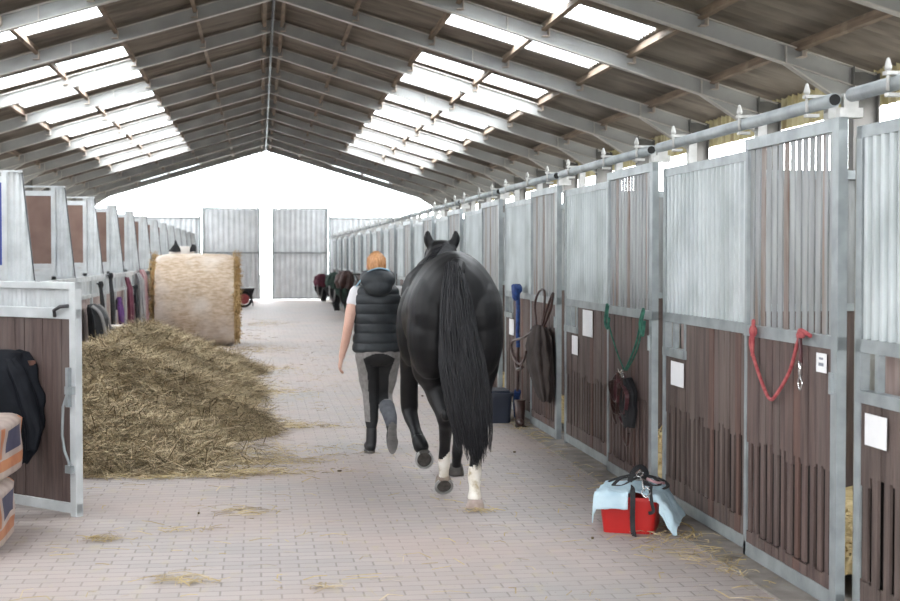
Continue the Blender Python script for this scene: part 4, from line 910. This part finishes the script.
def hand(m, wrist, d, side, palmn, curl=.5, gap=.0185):
    """palm, four bent fingers and a thumb; d = pointing direction, palmn = towards the palm's inside"""
    w_ = Vector(wrist); d = Vector(d).normalized(); pn = Vector(palmn).normalized(); sd = d.cross(pn).normalized() * side
    rings = []
    for q, hw, ht in ((-.01, .024, .020), (.02, .032, .018), (.055, .040, .016), (.085, .038, .013)):
        rings.append([tuple(w_ + d * q + sd * (hw * math.cos(2 * PI * k / 14)) + pn * (ht * math.sin(2 * PI * k / 14))) for k in range(14)])
    m.ring_strip(rings)
    for k, (off, ln) in enumerate(((.028, .068), (.0095, .078), (-.0095, .072), (-.028, .056))):
        p = w_ + d * .078 + sd * off; a = 0; P = [p]
        for seg_, l in enumerate((.42, .33, .25)):
            a += curl * (.5 + .35 * seg_ + .08 * k); p = p + (d * math.cos(a) + pn * math.sin(a)) * (ln * l); P.append(p)
        m.tube(P, [.0098, .0090, .0082, .0066], 8)
    p = w_ + d * .02 + sd * .022; P = [p, p + d * .03 + sd * .022 + pn * .008, p + d * .058 + sd * .026 + pn * .018, p + d * .078 + sd * .022 + pn * .028]; m.tube(P, [.013, .0115, .010, .008], 8)
hand(m, (.678, 12.238, .80), (-.17, .12, -1), -1, (1, .15, -.1), .45)
hand(m, (1.215, 12.51, 1.132), (0, 1, .1), 1, (-.2, 0, -1) and (.9, .0, -.3), 1.0)
# legs
LL = [(.905, 12.22, .82), (.912, 12.25, .64), (.925, 12.26, .47), (.930, 12.22, .30), (.925, 12.16, .10)]
RL_ = [(1.070, 12.22, .82), (1.065, 12.27, .64), (1.050, 12.30, .47), (1.065, 12.17, .36), (1.080, 12.03, .265)]
LR = [.096, .078, .056, .052, .036]
limb(m, LL, LR); limb(m, RL_, LR)
m.ell((.915, 12.20, .045), (.034, .10, .032), 12); m.ell((1.083, 12.02, .16), (.038, .036, .10), 12)
melt(m, 'body', 'skin', ps, .0065, 3, PO)
# breeches
m = MB()
grow = .012
limb(m, LL[:4] + [(.927, 12.18, .22)], [LR[0] + .018, LR[1] + .012, LR[2] + .010, LR[3] + .008, .046]); limb(m, RL_[:4] + [(1.075, 12.06, .30)], [LR[0] + .018, LR[1] + .012, LR[2] + .010, LR[3] + .008, .046])
rings = []
for z, rx, ry in [(.735, .12, .09), (.78, .178, .125), (.86, .196, .140), (.92, .188, .132), (.98, .172, .12)]: rings.append([(.987 + rx * math.cos(2 * PI * k / 24), 12.21 + ry * math.sin(2 * PI * k / 24) - .01, z) for k in range(24)])
m.ring_strip(rings); m.ell((.925, 12.14, .83), (.085, .075, .09), 14); m.ell((1.05, 12.14, .83), (.085, .075, .09), 14)
def bm(p):
    if p.z < .26 and p.x < 1.0: return 2
    if p.y > 12.27 + (.03 if p.z < .5 else 0): return 0
    if p.z > .845: return 0
    xc = .987; t = (.845 - p.z)
    half = (.135 - .045 * max(0, min(1, (.80 - p.z) / .14))) * min(1, math.sqrt(max(0, t) / .05)) if p.z > .66 else None
    if half is not None: return 1 if abs(p.x - xc) < half else 0
    # inside of each leg black
    if p.x < .99: cx = .912 + .013 * (.64 - p.z) / .17; return 1 if p.x > cx - .018 - .03 * max(0, .45 - p.z) else 0
    cx = 1.062; return 1 if p.x < cx + (.012 if p.z > .45 else -.03) and p.z > .40 else 0
melt(m, 'breeches', ['breeches_grey', 'breeches_black', 'breeches_black'], ps, .007, 4, PO, bm)
m = MB(); limb(m, [(1.058, 12.20, .385), (1.075, 12.10, .32), (1.082, 12.03, .262)], [.068, .060, .050], n=4); melt(m, 'sock', 'sock_grey', ps, .008, 2, PO)
# vest with quilted channels
m = MB(); rings = []; seg = 48
V = [(.845, .205, .150), (.87, .212, .155), (.95, .208, .150), (1.05, .196, .140), (1.15, .200, .142), (1.25, .208, .146), (1.33, .208, .138), (1.38, .186, .120), (1.42, .135, .098), (1.45, .095, .085), (1.50, .085, .082)]
def vint(z):
    for a, b in zip(V, V[1:]):
        if z <= b[0]: t = (z - a[0]) / (b[0] - a[0]); return a[1] + (b[1] - a[1]) * t, a[2] + (b[2] - a[2]) * t
    return V[-1][1:]
N_ = 110
for i in range(N_ + 1):
    z = .845 + (1.50 - .845) * i / N_; rx, ry = vint(z); q = abs(math.sin(PI * (z - .845) / .082)); puff = .014 * (q ** .45) if z < 1.42 else .006
    ring = []
    for k in range(seg):
        a = 2 * PI * k / seg; n_ = .006 * noise.noise((math.cos(a) * 3, math.sin(a) * 3, z * 14)); ring.append((.985 + (rx + puff + n_ - .008) * math.cos(a) , 12.215 + (ry + puff + n_ - .008) * math.sin(a), z))
    rings.append(ring)
rings = [[(.985 + (p[0] - .985) * .93, 12.215 + (p[1] - 12.215) * .93, .85) for p in rings[0]]] + rings
m.sm = True; m.ring_strip(rings); rel(m, PO); vs = m.build('vest', 'vest', ps)
m = MB(); m.ell((.978, 12.10, 1.455), (.150, .085, .095), 20); m.ell((.978, 12.09, 1.40), (.125, .085, .085), 18); m.ell((.90, 12.15, 1.475), (.075, .08, .07), 14); m.ell((1.055, 12.15, 1.475), (.075, .08, .07), 14); m.tube([(.885, 12.16, 1.49), (.93, 12.10, 1.51), (.978, 12.085, 1.515), (1.03, 12.10, 1.51), (1.07, 12.16, 1.49)], .040, 10)
melt(m, 'hood', 'vest', ps, .009, 4, PO)
m = MB(); P = crv([(.80, 12.17, 1.405), (.85, 12.11, 1.475), (.90, 12.085, 1.53), (.978, 12.075, 1.556), (1.05, 12.085, 1.545), (1.09, 12.14, 1.52)], 6); m.tube(P, .007, 6); rel(m, PO); m.build('hood_piping', 'vest_trim', vs)
for s, x in ((-1, .815), (1, 1.155)): m = MB(); limb(m, [(x, 12.22, 1.345), (x + s * .035, 12.21, 1.27)], [.072, .062], n=4); melt(m, 'shirt_sleeve', 'shirt_white', ps, .009, 2, PO)
# hair
m = MB(); m.ell((.975, 12.245, 1.600), (.084, .098, .098), 22); m.ell((.975, 12.20, 1.555), (.074, .062, .085), 18); m.ell((.975, 12.17, 1.60), (.045, .035, .05), 14)
hr = melt(m, 'hair', 'hair_red', ps, .008, 4, PO)
m = MB()
for i in range(170):
    a = rt_.uniform(-1.3, 1.3); x = .975 + .080 * math.sin(a); y = 12.225 - .085 * math.cos(a)
    m.tube([(x * .25 + .731 - PO.x, 12.235 - PO.y, 1.699), (x - PO.x, y + .016 - PO.y, 1.640), (x * 1.0 - PO.x, y - .004 - PO.y, 1.57), (.975 + (x - .975) * .8 - PO.x, y + .02 - PO.y, 1.49 + rt_.uniform(-.01, .03))], [.002, .0035, .0035, .001], 4, cap=False)
m.build('hair_strands', 'hair_red', hr)
# boots
m = MB(); limb(m, [(.927, 12.18, .20), (.925, 12.165, .12), (.922, 12.16, .07)], [.046, .046, .045], n=4); m.ell((.913, 12.215, .052), (.048, .130, .046), 14); m.ell((.920, 12.155, .05), (.043, .06, .045), 12)
b1 = melt(m, 'boot', 'boot_black', ps, .008, 3, PO)
m = MB(); m.ring_strip([[(.912 + .046 * math.cos(a) - PO.x, 12.205 + (.135 if math.sin(a) > 0 else .105) * math.sin(a) - PO.y, z) for a in [2 * PI * k / 24 for k in range(24)]] for z in (.0, .022)]); m.build('sole', 'boot_sole', b1)
m = MB(); limb(m, [(1.080, 12.05, .275), (1.083, 12.03, .23)], [.047, .047], n=4); m.ell((1.084, 12.03, .14), (.047, .042, .125), 14); m.ell((1.083, 12.045, .23), (.043, .045, .05), 12)
b2 = melt(m, 'boot', 'boot_black', ps, .008, 3, PO)
m = MB(); rings = []
for y in (11.982, 12.004):
    rings.append([(1.086 + (.050 if math.sin(a) < 0 else .043) * math.cos(a) * (1 - .12 * math.exp(-(math.sin(a) - .2) ** 2 * 12)) - PO.x, y + .10 * (.03 if 0 else 0) - PO.y, .145 + .135 * math.sin(a)) for a in [2 * PI * k / 32 for k in range(32)]])
m.ring_strip(rings)
for i in range(9):
    if i != 5: m.box(1.055 - PO.x, 1.117 - PO.x, 11.976 - PO.y, 11.984 - PO.y, .04 + i * .026, .052 + i * .026)
m.build('sole', 'boot_sole', b2)
# lead rope from the hand to the head collar
m = MB(); rope(m, [(1.24, 12.42, 1.04), (1.225, 12.50, 1.11), (1.22, 12.58, 1.13), (1.27, 12.5, 1.10), (1.36, 12.38, 1.16), (1.43, 12.28, 1.34)], .008)
rope(m, [(1.225, 12.5, 1.11), (1.24, 12.46, .9), (1.25, 12.50, .82), (1.26, 12.52, .95), (1.235, 12.52, 1.10)], .008)
rel(m, (1.24, 12.42, 1.04)); tag(m.build('lead_rope', 'rope_blue', None, (1.24, 12.42, 1.04)), 'dark lead rope held between the walking person and the horse', 'rope')
